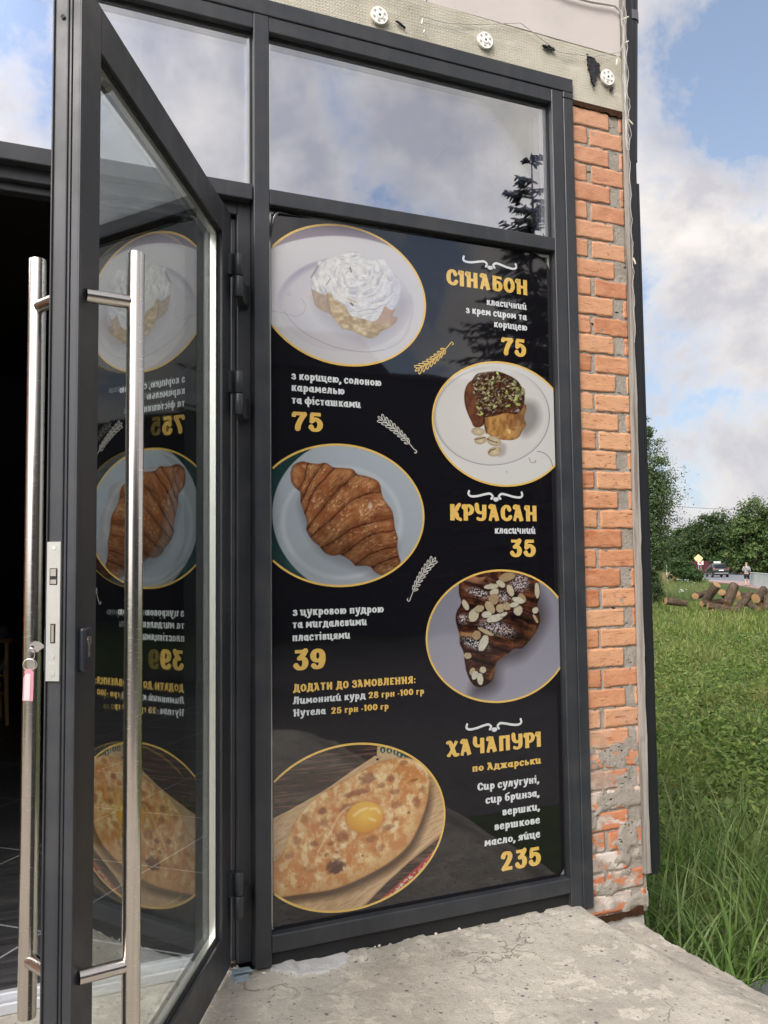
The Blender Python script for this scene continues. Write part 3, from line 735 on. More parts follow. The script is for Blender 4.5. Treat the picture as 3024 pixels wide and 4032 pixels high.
o = npmesh('concrete_porch', Vv, Fq, [M_CONC, mortar_mat('pale_cement_smear', (.50, .485, .47), (.58, .565, .545), 30)], None, True, (dpf < .082).astype(int))
tag(o, 'worn pale concrete porch slab in front of the door', 'porch', kind='structure')
b = NB(); box(b, np.array((-.60, .046, -.2)), np.array((.64, .1565, .0298))); o = obj('door_step', b, M_CONC); tag(o, 'concrete strip carrying the white door threshold', 'step', kind='structure')
# loose chips of concrete along the frame foot
rs = np.random.default_rng(8)
M_CHIP = simple('concrete_chip', (.60, .56, .49), .9, 0, .15, 40, .4, 90)
CH = [(1012, 3838), (1030, 3848), (1040, 3830), (1062, 3822), (1005, 3858), (1075, 3818), (1098, 3800), (1140, 3780), (1460, 3706), (1475, 3700), (1690, 3650), (2162, 3573), (2176, 3565), (2200, 3562), (2208, 3556), (2195, 3568), (1960, 3608), (1890, 3625), (1330, 3745), (1600, 3690), (1790, 3640), (2060, 3590)]
for k, (px, py) in enumerate(CH):
    r = rs.uniform(.0025, .006)*(1.5 if k in (13, 11) else 1); b = NB()
    bmesh.ops.create_icosphere(b, subdivisions=2, radius=1)
    for v in b.verts: v.co *= .75+.5*float(vnoise(np.array(v.co.x*1.6+k*3), np.array(v.co.y*1.6+v.co.z*2.1), k))
    P = un(px, py, z=.034)
    bmesh.ops.transform(b, verts=b.verts[:], matrix=Matrix.Translation((float(P[0]), float(min(P[1], .02)), .030+r*.35)) @ Matrix.Rotation(rs.uniform(0, 6), 4, 'Z') @ Matrix.Diagonal((r*1.5, r, r*.7, 1)))
    tag(obj('concrete_chip', b, M_CHIP), 'small pale concrete chip lying along the foot of the shopfront frame', 'chip', 'concrete chips along the frame foot')
# ================================================================ MENU FILM ON THE GLASS
YP = .0335
def wx(px, py): P = un(px, py, y=YP); return float(P[0]), float(P[2])
def print_mat(name, color=None, attr=None, gloss=True):
    m, g = newmat(name); co = g.coord()
    if attr: c = g.n('ShaderNodeAttribute', attribute_name=attr).outputs['Color']
    else:
        nz = g.noise(co, 260, 2, .5)
        c = g.ramp(nz, [(.3, tuple(np.array(color)*.93)), (.7, tuple(np.minimum(np.array(color)*1.07, 1)))])
    wob = g.noise(co, 3.0, 2, .5)
    i = {'Roughness': .42, 'Specular IOR Level': .03, 'Coat Weight': 1.0, 'Coat Roughness': .025, 'Coat IOR': 1.82,
         'Base Color': c}
    i['Coat Normal'] = g.n('ShaderNodeBump', {'Height': wob, 'Strength': .10, 'Distance': .01}).outputs[0]
    b = g.n('ShaderNodeBsdfPrincipled', i).outputs[0]
    return m, g, b
KPR = .68            # printed tone in the photograph -> ink reflectance
def lin(c):
    c = np.asarray(c, float)/255.0
    return np.where(c <= .04045, c/12.92, ((c+.055)/1.055)**2.4)
def ink(c): return tuple(np.clip(lin(c)*KPR, 0, .9))
def solid_print(name, rgb255):
    m, g, b = print_mat(name, ink(rgb255)); finish(g, b); return m
M_FILM, g, b_ = print_mat('black_menu_film', (.0050, .0045, .0065))
see = g.n('ShaderNodeBsdfTransparent', {'Color': (1, 1, 1, 1)}).outputs[0]
finish(g, g.n('ShaderNodeMixShader', {0: .06, 1: b_, 2: see}).outputs[0])      # perforated film: a little of the room shows
M_GOLD = solid_print('gold_print', (236, 196, 104)); M_WHITE = solid_print('white_print', (226, 232, 232))
M_PALE = solid_print('pale_line_print', (205, 203, 196)); M_PIC, g, b_ = print_mat('printed_photo', attr='ink'); finish(g, b_)
menu = empty('menu_film', (1.31, YP, .14), 0, 'black glossy menu film with pastry pictures and gold prices stuck on the glass', 'menu sign')
def moff(o): o.location = -Vector(menu.location); return o
XL, XR, ZB, ZTp = .7425, 1.8815, .1385, 2.537
TL = [(1066, 925), (1069, 893), (1076, 868), (1085, 850), (1096, 841)]
TR = [(2085, 990), (2118, 1003), (2148, 1030), (2164, 1060), (2171, 1095)]
out_ = [(XL, ZB+.012), (XL+.012, ZB)] + [(XR-.03, ZB), (XR-.004, ZB+.03)] + [wx(*p) for p in reversed(TR)] + [wx(*p) for p in reversed(TL)]
b = NB(); prism(b, out_, 'y', YP, YP+.0006); obj_ = moff(obj('film_sheet', recalc(b), M_FILM, menu))
# the peeled corner: a narrow rolled flap along the cut
b = NB(); L = [wx(*p) for p in [(1065, 950)] + TL + [(1150, 851), (1230, 862)]]
prev = None
for i, (x, z) in enumerate(L):
    w = [.001, .006, .010, .013, .014, .013, .007, .001][i]
    dirx, dirz = (-.75, .55) if i < 5 else (-.1, 1.0)
    row = []
    for k in range(6):
        a = k/5*math.pi*1.1
        row.append(b.verts.new((x+dirx*w*math.sin(a)*.8, YP-.0008-w*(1-math.cos(a))*.5, z+dirz*w*math.sin(a)*.8+.001)))
    if prev:
        for k in range(5): b.faces.new((prev[k], row[k], row[k+1], prev[k+1])).smooth = True
    prev = row
moff(obj('peeled_corner', recalc(b), M_FILM, menu))

# ---- lettering: a heavy display hand written with a broad pen
def CR(P, n=7):
    P = np.array(P, float); Q = np.vstack([2*P[0]-P[1], P, 2*P[-1]-P[-2]]); o = []
    for i in range(1, len(Q)-2):
        for k in range(n):
            t = k/n; a, b_, c, d = Q[i-1], Q[i], Q[i+1], Q[i+2]
            o.append(.5*((2*b_)+(-a+c)*t+(2*a-5*b_+4*c-d)*t*t+(-a+3*b_-3*c+d)*t**3))
    o.append(P[-1]); return np.array(o)
def ell(cx, cy, rx, ry, n=26, a0=0, a1=2*math.pi): return ('e', [(cx+rx*math.cos(a0+(a1-a0)*k/n), cy+ry*math.sin(a0+(a1-a0)*k/n)) for k in range(n+1)])
l = lambda *p: ('l', list(p))
s = lambda *p: ('s', list(p))
d = lambda x, y, r: ('d', (x, y, r))
h = lambda *p: ('h', list(p))       # thinner pen
sw = lambda x: s((x-.13, .82), (x-.10, .92), (x-.03, .91))
CAP = {
 'С': (.74, [s((.60, .72), (.50, .90), (.34, .91), (.18, .76), (.14, .5), (.18, .24), (.36, .09), (.54, .12), (.66, .26)), d(.59, .72, .105)]),
 'І': (.40, [l((.22, 0), (.22, 1)), sw(.22)]),
 'Н': (.88, [l((.22, 0), (.22, 1)), l((.68, 0), (.68, 1)), l((.2, .5), (.7, .5)), sw(.22)]),
 'А': (.78, [h((.12, 0), (.36, .95)), l((.35, 1), (.62, 0)), h((.2, .30), (.58, .30)), s((.14, .86), (.22, .96), (.34, .92))]),
 'Б': (.76, [l((.20, .06), (.20, 1)), h((.18, .90), (.64, .90)), d(.62, .88, .10), s((.2, .56), (.42, .59), (.60, .46), (.60, .22), (.44, .09), (.2, .10))]),
 'О': (.80, [ell(.40, .5, .265, .405)]),
 'К': (.80, [l((.22, 0), (.22, 1)), s((.68, .97), (.56, .84), (.46, .64), (.30, .52)), s((.28, .52), (.46, .44), (.54, .18), (.74, .06))]),
 'Р': (.76, [l((.22, 0), (.22, 1)), sw(.22), s((.22, .89), (.46, .92), (.62, .76), (.60, .55), (.44, .42), (.22, .44))]),
 'У': (.80, [s((.12, .98), (.16, .66), (.32, .50), (.6, .54)), l((.62, 1), (.62, .4)), s((.62, .45), (.58, .18), (.40, .07), (.18, .12)), d(.17, .16, .08)]),
 'Х': (.80, [h((.12, .04), (.66, .96)), s((.06, .90), (.20, .93), (.32, .68), (.44, .34), (.56, .08), (.74, .10)), d(.10, .10, .10)]),
 'Ч': (.82, [s((.16, 1), (.16, .68), (.32, .50), (.62, .54)), l((.64, 0), (.64, 1))]),
 'П': (.86, [l((.20, 0), (.20, 1)), l((.66, 0), (.66, 1)), l((.14, .90), (.72, .90))]),
 'Д': (.86, [l((.04, .10), (.82, .10)), l((.10, .16), (.10, -.14)), l((.76, .16), (.76, -.14)), s((.20, .1), (.28, .45), (.30, .95)), l((.62, .1), (.62, 1)), l((.26, .90), (.66, .90))]),
 'Т': (.74, [l((.03, .90), (.71, .90)), l((.37, 0), (.37, 1))]),
 'И': (.86, [l((.20, 0), (.20, 1)), l((.66, 0), (.66, 1)), h((.2, .12), (.66, .88))]),
 'З': (.68, [s((.10, .76), (.26, .92), (.46, .88), (.52, .70), (.40, .55), (.26, .53)), s((.26, .53), (.48, .50), (.57, .30), (.46, .10), (.26, .08), (.08, .22))]),
 'М': (1.02, [l((.18, 0), (.20, 1)), l((.84, 0), (.82, 1)), l((.22, .96), (.51, .28)), h((.80, .96), (.51, .28))]),
 'В': (.76, [l((.20, 0), (.20, 1)), s((.2, .90), (.44, .91), (.56, .74), (.46, .55), (.22, .53)), s((.22, .53), (.5, .50), (.61, .28), (.48, .10), (.2, .10))]),
 'Л': (.84, [s((.06, .10), (.20, .16), (.28, .5), (.30, .95)), l((.64, 0), (.64, 1)), l((.26, .90), (.68, .90))]),
 'Е': (.68, [l((.20, 0), (.20, 1)), l((.18, .90), (.62, .90)), l((.18, .5), (.54, .5)), l((.18, .10), (.64, .10))]),
 'Я': (.80, [l((.60, 0), (.60, 1)), s((.6, .90), (.36, .91), (.20, .74), (.24, .56), (.38, .46), (.6, .46)), s((.42, .46), (.30, .2), (.10, .06))]),
 '0': (.74, [ell(.37, .5, .235, .405)]),
 '1': (.48, [l((.28, 0), (.28, 1)), h((.06, .78), (.28, .94))]),
 '2': (.72, [d(.17, .74, .12), s((.14, .76), (.26, .92), (.46, .90), (.54, .72), (.42, .45), (.16, .12)), l((.08, .11), (.66, .11))]),
 '3': (.72, [h((.10, .90), (.60, .90)), s((.58, .92), (.42, .66), (.30, .58)), s((.28, .56), (.50, .54), (.58, .32), (.48, .11), (.28, .09), (.14, .22)), d(.15, .24, .115)]),
 '5': (.74, [l((.14, .89), (.64, .89)), h((.20, .9), (.18, .52)), s((.18, .52), (.36, .64), (.56, .52), (.60, .30), (.48, .11), (.28, .09), (.14, .22)), d(.16, .24, .125)]),
 '7': (.72, [l((.06, .88), (.66, .88)), h((.10, .9), (.09, .70)), s((.62, .86), (.46, .62), (.32, .32), (.28, .12)), d(.27, .12, .13)]),
 '8': (.74, [ell(.37, .72, .19, .20), ell(.37, .27, .235, .20)]),
 '9': (.74, [ell(.36, .66, .215, .25), s((.575, .70), (.58, .42), (.48, .14), (.28, .09), (.16, .18)), d(.17, .20, .10)]),
 '-': (.40, [l((.06, .42), (.34, .42))]), ':': (.30, [d(.15, .12, .10), d(.15, .58, .10)]),
 ',': (.30, [d(.15, .10, .10), s((.17, .08), (.15, -.06), (.06, -.16))]), ' ': (.34, []),
}
sx_ = lambda x: s((x-.13, .84), (x-.10, .92), (x-.03, .92))
LOW = {
 'а': (.84, [ell(.36, .49, .22, .385), l((.62, .98), (.62, .10)), s((.62, .2), (.66, .05), (.80, .10))]),
 'б': (.80, [ell(.40, .46, .24, .37), s((.66, 1.42), (.50, 1.30), (.24, 1.16), (.17, .80), (.165, .5))]),
 'в': (.74, [l((.2, .05), (.2, .95)), s((.2, .90), (.46, .90), (.54, .72), (.44, .54), (.22, .52)), s((.22, .52), (.5, .50), (.58, .28), (.46, .10), (.2, .10))]),
 'г': (.66, [l((.22, 0), (.22, 1)), l((.1, .88), (.58, .88)), d(.56, .82, .10)]),
 'д': (.92, [l((.04, .08), (.88, .08)), l((.10, .12), (.10, -.20)), l((.82, .12), (.82, -.20)), s((.22, .1), (.30, .5), (.32, .95)), l((.68, .1), (.68, 1)), l((.28, .90), (.72, .90))]),
 'е': (.76, [h((.18, .46), (.58, .58)), s((.58, .58), (.56, .84), (.40, .93), (.22, .80), (.15, .5), (.22, .18), (.42, .08), (.66, .22))]),
 'ж': (1.1, [l((.55, 0), (.55, 1)), s((.10, .92), (.28, .86), (.36, .58), (.55, .5)), s((1.0, .92), (.82, .86), (.74, .58), (.55, .5)), s((.08, .06), (.26, .12), (.36, .42), (.55, .5)), s((1.02, .06), (.84, .12), (.74, .42), (.55, .5))]),
 'з': (.66, [s((.10, .76), (.26, .92), (.46, .86), (.50, .68), (.38, .54), (.26, .52)), s((.26, .52), (.48, .48), (.56, .28), (.44, .09), (.26, .08), (.08, .24))]),
 'и': (.90, [sx_(.18), s((.2, .98), (.2, .5), (.24, .16), (.40, .09), (.56, .26), (.64, .5)), l((.66, 1), (.66, .1)), s((.66, .2), (.70, .05), (.84, .12))]),
 'і': (.44, [sx_(.2), l((.22, 0), (.22, 1)), d(.22, 1.30, .13)]),
 'к': (.82, [l((.22, 0), (.22, 1)), s((.68, .95), (.56, .84), (.46, .62), (.32, .52)), s((.34, .50), (.48, .42), (.58, .16), (.74, .07))]),
 'л': (.84, [s((.04, .10), (.18, .12), (.26, .46), (.32, .95)), l((.64, 0), (.64, 1)), l((.28, .90), (.68, .90))]),
 'м': (1.02, [l((.16, 0), (.22, 1)), l((.86, 0), (.80, 1)), l((.24, .96), (.50, .24)), h((.78, .96), (.50, .24))]),
 'н': (.88, [l((.22, 0), (.22, 1)), l((.66, 0), (.66, 1)), l((.2, .5), (.68, .5))]),
 'о': (.80, [ell(.40, .5, .25, .385)]),
 'п': (.88, [l((.22, 0), (.22, 1)), l((.66, 0), (.66, 1)), l((.2, .88), (.68, .88))]),
 'р': (.82, [l((.22, -.45), (.22, 1)), ell(.45, .5, .21, .385)]),
 'с': (.72, [s((.58, .74), (.48, .91), (.32, .90), (.17, .72), (.14, .46), (.22, .16), (.40, .08), (.62, .22)), d(.56, .72, .11)]),
 'т': (.76, [l((.04, .87), (.72, .87)), l((.38, 0), (.38, .95))]),
 'у': (.82, [s((.10, .96), (.20, .94), (.26, .5), (.38, .16)), s((.70, .98), (.64, .6), (.46, .0), (.30, -.36), (.10, -.38)), d(.12, -.32, .09)]),
 'ф': (1.12, [l((.56, -.45), (.56, 1.35)), ell(.34, .5, .20, .37), ell(.78, .5, .20, .37)]),
 'х': (.80, [s((.06, .90), (.22, .92), (.38, .5), (.56, .08), (.74, .12)), h((.66, .95), (.10, .06))]),
 'ц': (.92, [sx_(.18), l((.2, 1), (.2, .05)), l((.64, 1), (.64, .05)), l((.16, .10), (.84, .10)), l((.82, .14), (.82, -.24))]),
 'ч': (.86, [s((.18, 1), (.18, .66), (.34, .46), (.62, .54)), l((.66, 0), (.66, 1))]),
 'ш': (1.24, [sx_(.18), l((.2, 1), (.2, .05)), l((.60, 1), (.60, .05)), l((1.0, 1), (1.0, 0)), l((.16, .10), (1.04, .10))]),
 'ь': (.74, [l((.2, .02), (.2, 1)), s((.2, .54), (.46, .56), (.58, .34), (.46, .11), (.2, .10))]),
 'ю': (1.06, [l((.2, 0), (.2, 1)), l((.2, .5), (.44, .5)), ell(.68, .5, .23, .385)]),
 'я': (.80, [l((.60, 0), (.60, 1)), s((.6, .90), (.34, .90), (.20, .72), (.26, .54), (.6, .48)), s((.42, .48), (.28, .2), (.08, .08))]),
 'є': (.74, [s((.60, .76), (.46, .92), (.26, .84), (.15, .5), (.24, .16), (.44, .08), (.64, .24)), h((.18, .5), (.5, .5))]),
}
LOW['й'] = (LOW['и'][0], LOW['и'][1]+[h((.30, 1.36), (.42, 1.22), (.56, 1.36))])
def strokes_of(ch, mode):
    """-> advance, strokes in units of the reference height; caps inside lower-case text are taller"""
    if ch in LOW: a, st = LOW[ch]; k = 1.0
    else:
        a, st = CAP[ch]; k = 1.0 if mode == 'cap' else 1.38
        if ch in ' ,:-' and mode != 'cap': k = 1.15
    return a*k*(1.0 if k == 1 else .88), st, k
def ribbon(V, F, P, wv, wh, cap, lay):
    P = np.array(P); n = len(P)
    T = np.gradient(P, axis=0); T /= np.linalg.norm(T, axis=1)[:, None]+1e-9
    hw = np.sqrt((wv*T[:, 1])**2+(wh*T[:, 0])**2); N = np.stack([-T[:, 1], T[:, 0]], 1)
    i0 = len(V)
    for p, nn, w in zip(P, N, hw): V.append((*(p+nn*w), lay)); V.append((*(p-nn*w), lay))
    for i in range(n-1): F.append([i0+2*i, i0+2*i+1, i0+2*i+3, i0+2*i+2])
    if cap:
        for e, sg in ((0, -1), (n-1, 1)):
            c0 = len(V); th = math.atan2(T[e][1]*sg, T[e][0]*sg)
            V.append((*P[e], lay))
            for k in range(9): a = th-math.pi/2+math.pi*k/8; V.append((P[e][0]+hw[e]*math.cos(a), P[e][1]+hw[e]*math.sin(a), lay))
            for k in range(8): F.append([c0, c0+1+k, c0+2+k])
def write(txt, pL, pR, hpx, mat, mode='low', yl=0.0009, name='lettering', wv=None, wh=None):
    A, B = wx(*pL), wx(*pR); zb = (A[1]+B[1])/2
    wv = wv or (.142 if mode == 'cap' else .148); wh = wh or (.092 if mode == 'cap' else .096)
    p0, p1 = pj((A[0], YP, A[1])), pj((A[0], YP, A[1]+.1)); H_ = hpx/abs(p0[1]-p1[1])*.1
    V, F, x = [], [], 0.0
    for ch in txt:
        a, st, k = strokes_of(ch, mode); k2 = k if k == 1 else k*.88
        for si, (ty, pt) in enumerate(st):
            lay = -.000022*si
            t_ = 1.0 if k == 1 else 1.12
            if ty == 'd':
                c0 = len(V); cx, cy, r = pt; V.append((x+cx*k2, cy*k, lay))
                for q_ in range(17): V.append((x+cx*k2+r*k*math.cos(q_*math.pi/8), cy*k+r*k*math.sin(q_*math.pi/8), lay))
                F += [[c0, c0+1+q_, c0+2+q_] for q_ in range(16)]
                continue
            P = np.array(pt, float)*np.array([k2, k])+np.array([x, 0])
            if ty == 's': P = CR(P)
            elif ty in 'lh' and len(P) == 2: P = np.linspace(P[0], P[1], 4)
            m_ = .72 if ty == 'h' else 1.0
            ribbon(V, F, P, wv*t_*m_, wh*t_*(m_ if ty != 'h' else .9), ty == 's', lay)
        x += a+.075
    x -= .075
    V = np.array(V); mn, mx = V[:, 0].min(), V[:, 0].max()
    sxx = (B[0]-A[0])/(mx-mn)
    W_ = np.stack([A[0]+(V[:, 0]-mn)*sxx, YP-yl+V[:, 2], zb+V[:, 1]*H_], -1)
    F3 = [f if len(f) == 4 else [f[0], f[1], f[2], f[2]] for f in F]
    me = bpy.data.meshes.new(name); me.from_pydata([tuple(v) for v in W_], [], F); me.materials.append(mat); me.update()
    o = bpy.data.objects.new(name, me); COL.objects.link(o); o.parent = menu; moff(o); return o
def cz(r): x, y, k = r; return lambda a, b: (x+a*k, y+b*k)
z6 = cz((1700, 980, .2893)); zA = cz((1040, 820, .7233)); zBq = cz((1040, 1700, .7233)); zC = cz((1040, 2600, .7836))
write('СІНАБОН', z6(200, 487), z6(1298, 628), 61.5, M_GOLD, 'cap')
write('класичний', z6(748, 764), z6(1293, 832), 20, M_WHITE)
write('з крем сиром та', z6(462, 874), z6(1296, 972), 20.5, M_WHITE)
write('корицею', z6(848, 1067), z6(1298, 1115), 20.5, M_WHITE)
write('75', z6(945, 1446), z6(1285, 1468), 71, M_GOLD, 'cap')
write('з корицею, солоною', zA(148, 932), zA(637, 968), 22.5, M_WHITE)
write('карамелью', zA(150, 994), zA(437, 1015), 22.5, M_WHITE)
write('та фісташками', zA(150, 1064), zA(526, 1086), 22.5, M_WHITE)
write('75', zA(150, 1211), zA(320, 1217), 77, M_GOLD, 'cap')
write('КРУАСАН', zBq(1013, 482), zBq(1483, 488), 64, M_GOLD, 'cap')
write('класичний', zBq(1256, 553), zBq(1478, 557), 20.5, M_WHITE)
write('35', zBq(1338, 679), zBq(1479, 682), 69, M_GOLD, 'cap')
write('з цукровою пудрою', zBq(155, 1001), zBq(650, 985), 23, M_WHITE)
write('та мигдалевими', zBq(155, 1067), zBq(560, 1055), 23, M_WHITE)
write('пластівцями', zBq(155, 1138), zBq(469, 1128), 23, M_WHITE)
write('39', zBq(158, 1298), zBq(335, 1290), 81, M_GOLD, 'cap')
write('ДОДАТИ ДО ЗАМОВЛЕННЯ:', zBq(157, 1416), zBq(823, 1370), 30, M_GOLD, 'cap')
write('Лимонний курд', zBq(155, 1482), zBq(553, 1455), 21, M_WHITE)
write('28 грн -100 гр', zBq(568, 1450), zBq(870, 1430), 18.5, M_GOLD)
write('Нутела', zBq(157, 1550), zBq(337, 1537), 21, M_WHITE)
write('25 грн -100 гр', zBq(365, 1534), zBq(677, 1512), 18.5, M_GOLD)
write('ХАЧАПУРІ', zC(915, 485), zC(1390, 435), 62, M_GOLD, 'cap')
write('по Аджарськи', zC(1047, 558), zC(1392, 520), 21, M_GOLD)
write('Сир сулугуні,', zC(1072, 655), zC(1382, 615), 22, M_WHITE)
write('сир бринза,', zC(1112, 718), zC(1383, 685), 22, M_WHITE)
write('вершки,', zC(1198, 779), zC(1385, 752), 22, M_WHITE)
write('вершкове', zC(1158, 852), zC(1386, 820), 22, M_WHITE)
write('масло, яйце', zC(1107, 931), zC(1387, 892), 22, M_WHITE)
write('235', zC(1190, 1057), zC(1391, 1030), 75, M_GOLD, 'cap')

# ---- ornaments
def lines(name, strokes, mat, w, yl=.0009):
    V, F = [], []
    for i, P in enumerate(strokes): ribbon(V, F, P, w if not isinstance(w, list) else w[i], w if not isinstance(w, list) else w[i], True, -.00001*(i % 20))
    me = bpy.data.meshes.new(name); me.from_pydata([(v[0], YP-yl+v[2], v[1]) for v in V], [], F); me.materials.append(mat); me.update()
    o = bpy.data.objects.new(name, me); COL.objects.link(o); o.parent = menu; moff(o); return o
def curl(pL, pR):
    A, B = np.array(wx(*pL)), np.array(wx(*pR)); c = (A+B)/2; w = (B[0]-A[0])/2; st = []
    for sg in (-1, 1):
        P = [(1.0, .17), (1.02, .06), (.90, .0), (.66, .02), (.40, .08), (.22, .10), (.12, .02), (.17, -.06)]
        st.append(CR([(c[0]+sg*x*w, c[1]+y*w) for x, y in P]))
    for a in (-.9, -.45, 0, .45, .9):
        st.append(np.array([(c[0]+math.sin(a)*w*.05, c[1]-math.cos(a)*w*.05-.0), (c[0]+math.sin(a)*w*.12, c[1]-math.cos(a)*w*.14)]))
    lines('flourish', st, M_WHITE, [.0042, .0042]+[.0026]*5)
curl((1826, 1032), (2030, 1058)); curl((1847, 1954), (2054, 1959)); curl((1839, 2872), (2050, 2853))
def sprig(p0, p1, mat, bend=.08, n=8):
    A, B = np.array(wx(*p0)), np.array(wx(*p1)); dv = B-A; L = np.linalg.norm(dv); t = dv/L; nn = np.array([-t[1], t[0]])
    ax = lambda u: A+dv*u+nn*bend*L*4*u*(1-u)
    st = [np.array([ax(u) for u in np.linspace(.10, 1, 16)])]
    hk = [ax(1.0), ax(1.0)+t*.012+nn*.002, ax(1.0)+t*.014-nn*.006, ax(1.0)+t*.008-nn*.008]; st.append(CR(hk))
    for k in range(n):
        u = .16+.78*k/n; c = ax(u); w = L*(.15-.05*k/n)
        for sg in (-1, 1):
            dr = -t*.80+nn*sg*.60; dr /= np.linalg.norm(dr); pr = np.array([-dr[1], dr[0]])
            st.append(np.array([c+dr*w*(.5-.5*math.cos(a))+pr*w*.17*math.sin(a) for a in np.linspace(0, 2*math.pi, 17)]))
    w0 = L*.12; st.append(np.array([ax(.12)-t*w0*(.5-.5*math.cos(a))+nn*w0*.17*math.sin(a) for a in np.linspace(0, 2*math.pi, 17)]))
    lines('leaf_sprig', st, mat, .0016)
sprig(zA(818, 880), zA(1010, 740), M_GOLD, -.06); sprig(zA(616, 1140), zA(815, 1312), M_PALE, .06); sprig(zBq(938, 690), zBq(797, 905), M_PALE, -.07)
# ---- the five printed pictures: ink values worked out per mesh point
def sdf(poly, X, Y):
    P = np.array(poly, float); n = len(P); D = np.full(X.shape, 1e18); ins = np.zeros(X.shape, bool)
    for i in range(n):
        ax_, ay = P[i]; bx_, by = P[(i+1) % n]; ex, ey = bx_-ax_, by-ay
        t = np.clip(((X-ax_)*ex+(Y-ay)*ey)/(ex*ex+ey*ey+1e-9), 0, 1)
        D = np.minimum(D, (X-ax_-t*ex)**2+(Y-ay-t*ey)**2)
        c = ((ay > Y) != (by > Y)) & (X < (bx_-ax_)*(Y-ay)/(by-ay+1e-12)+ax_); ins ^= c
    return np.where(ins, -1, 1)*np.sqrt(D)
def smooth_poly(P, n=5): return CR(P+[P[0]], n)[:-1]
class Paint:
    def __init__(s, X, Y): s.X, s.Y = X, Y; s.C = np.zeros(X.shape+(3,))
    def over(s, m, c):
        c = np.asarray(c, float); m = np.clip(m, 0, 1)[..., None]
        s.C = s.C*(1-m)+c*m
    def mul(s, f): s.C = s.C*f[..., None]
    def ellr(s, cx, cy, rx, ry, rot=0):
        c_, s_ = math.cos(rot), math.sin(rot); dx, dy = s.X-cx, s.Y-cy
        return np.hypot((dx*c_+dy*s_)/rx, (-dx*s_+dy*c_)/ry)
    def poly(s, P, soft=3, sm=True):
        D = sdf(smooth_poly(P) if sm else P, s.X, s.Y); return np.clip(.5-D/(2*soft), 0, 1), D
    def path(s, P, w, soft=2):
        P = CR(P, 5); D = np.full(s.X.shape, 1e18)
        for a, b_ in zip(P, P[1:]):
            e = b_-a; t = np.clip(((s.X-a[0])*e[0]+(s.Y-a[1])*e[1])/(e@e+1e-9), 0, 1)
            D = np.minimum(D, np.hypot(s.X-a[0]-t*e[0], s.Y-a[1]-t*e[1]))
        return np.clip(.5-(D-w)/(2*soft), 0, 1)
def lerp3(t, a, b_): t = np.clip(t, 0, 1)[..., None]; return np.asarray(a, float)*(1-t)+np.asarray(b_, float)*t
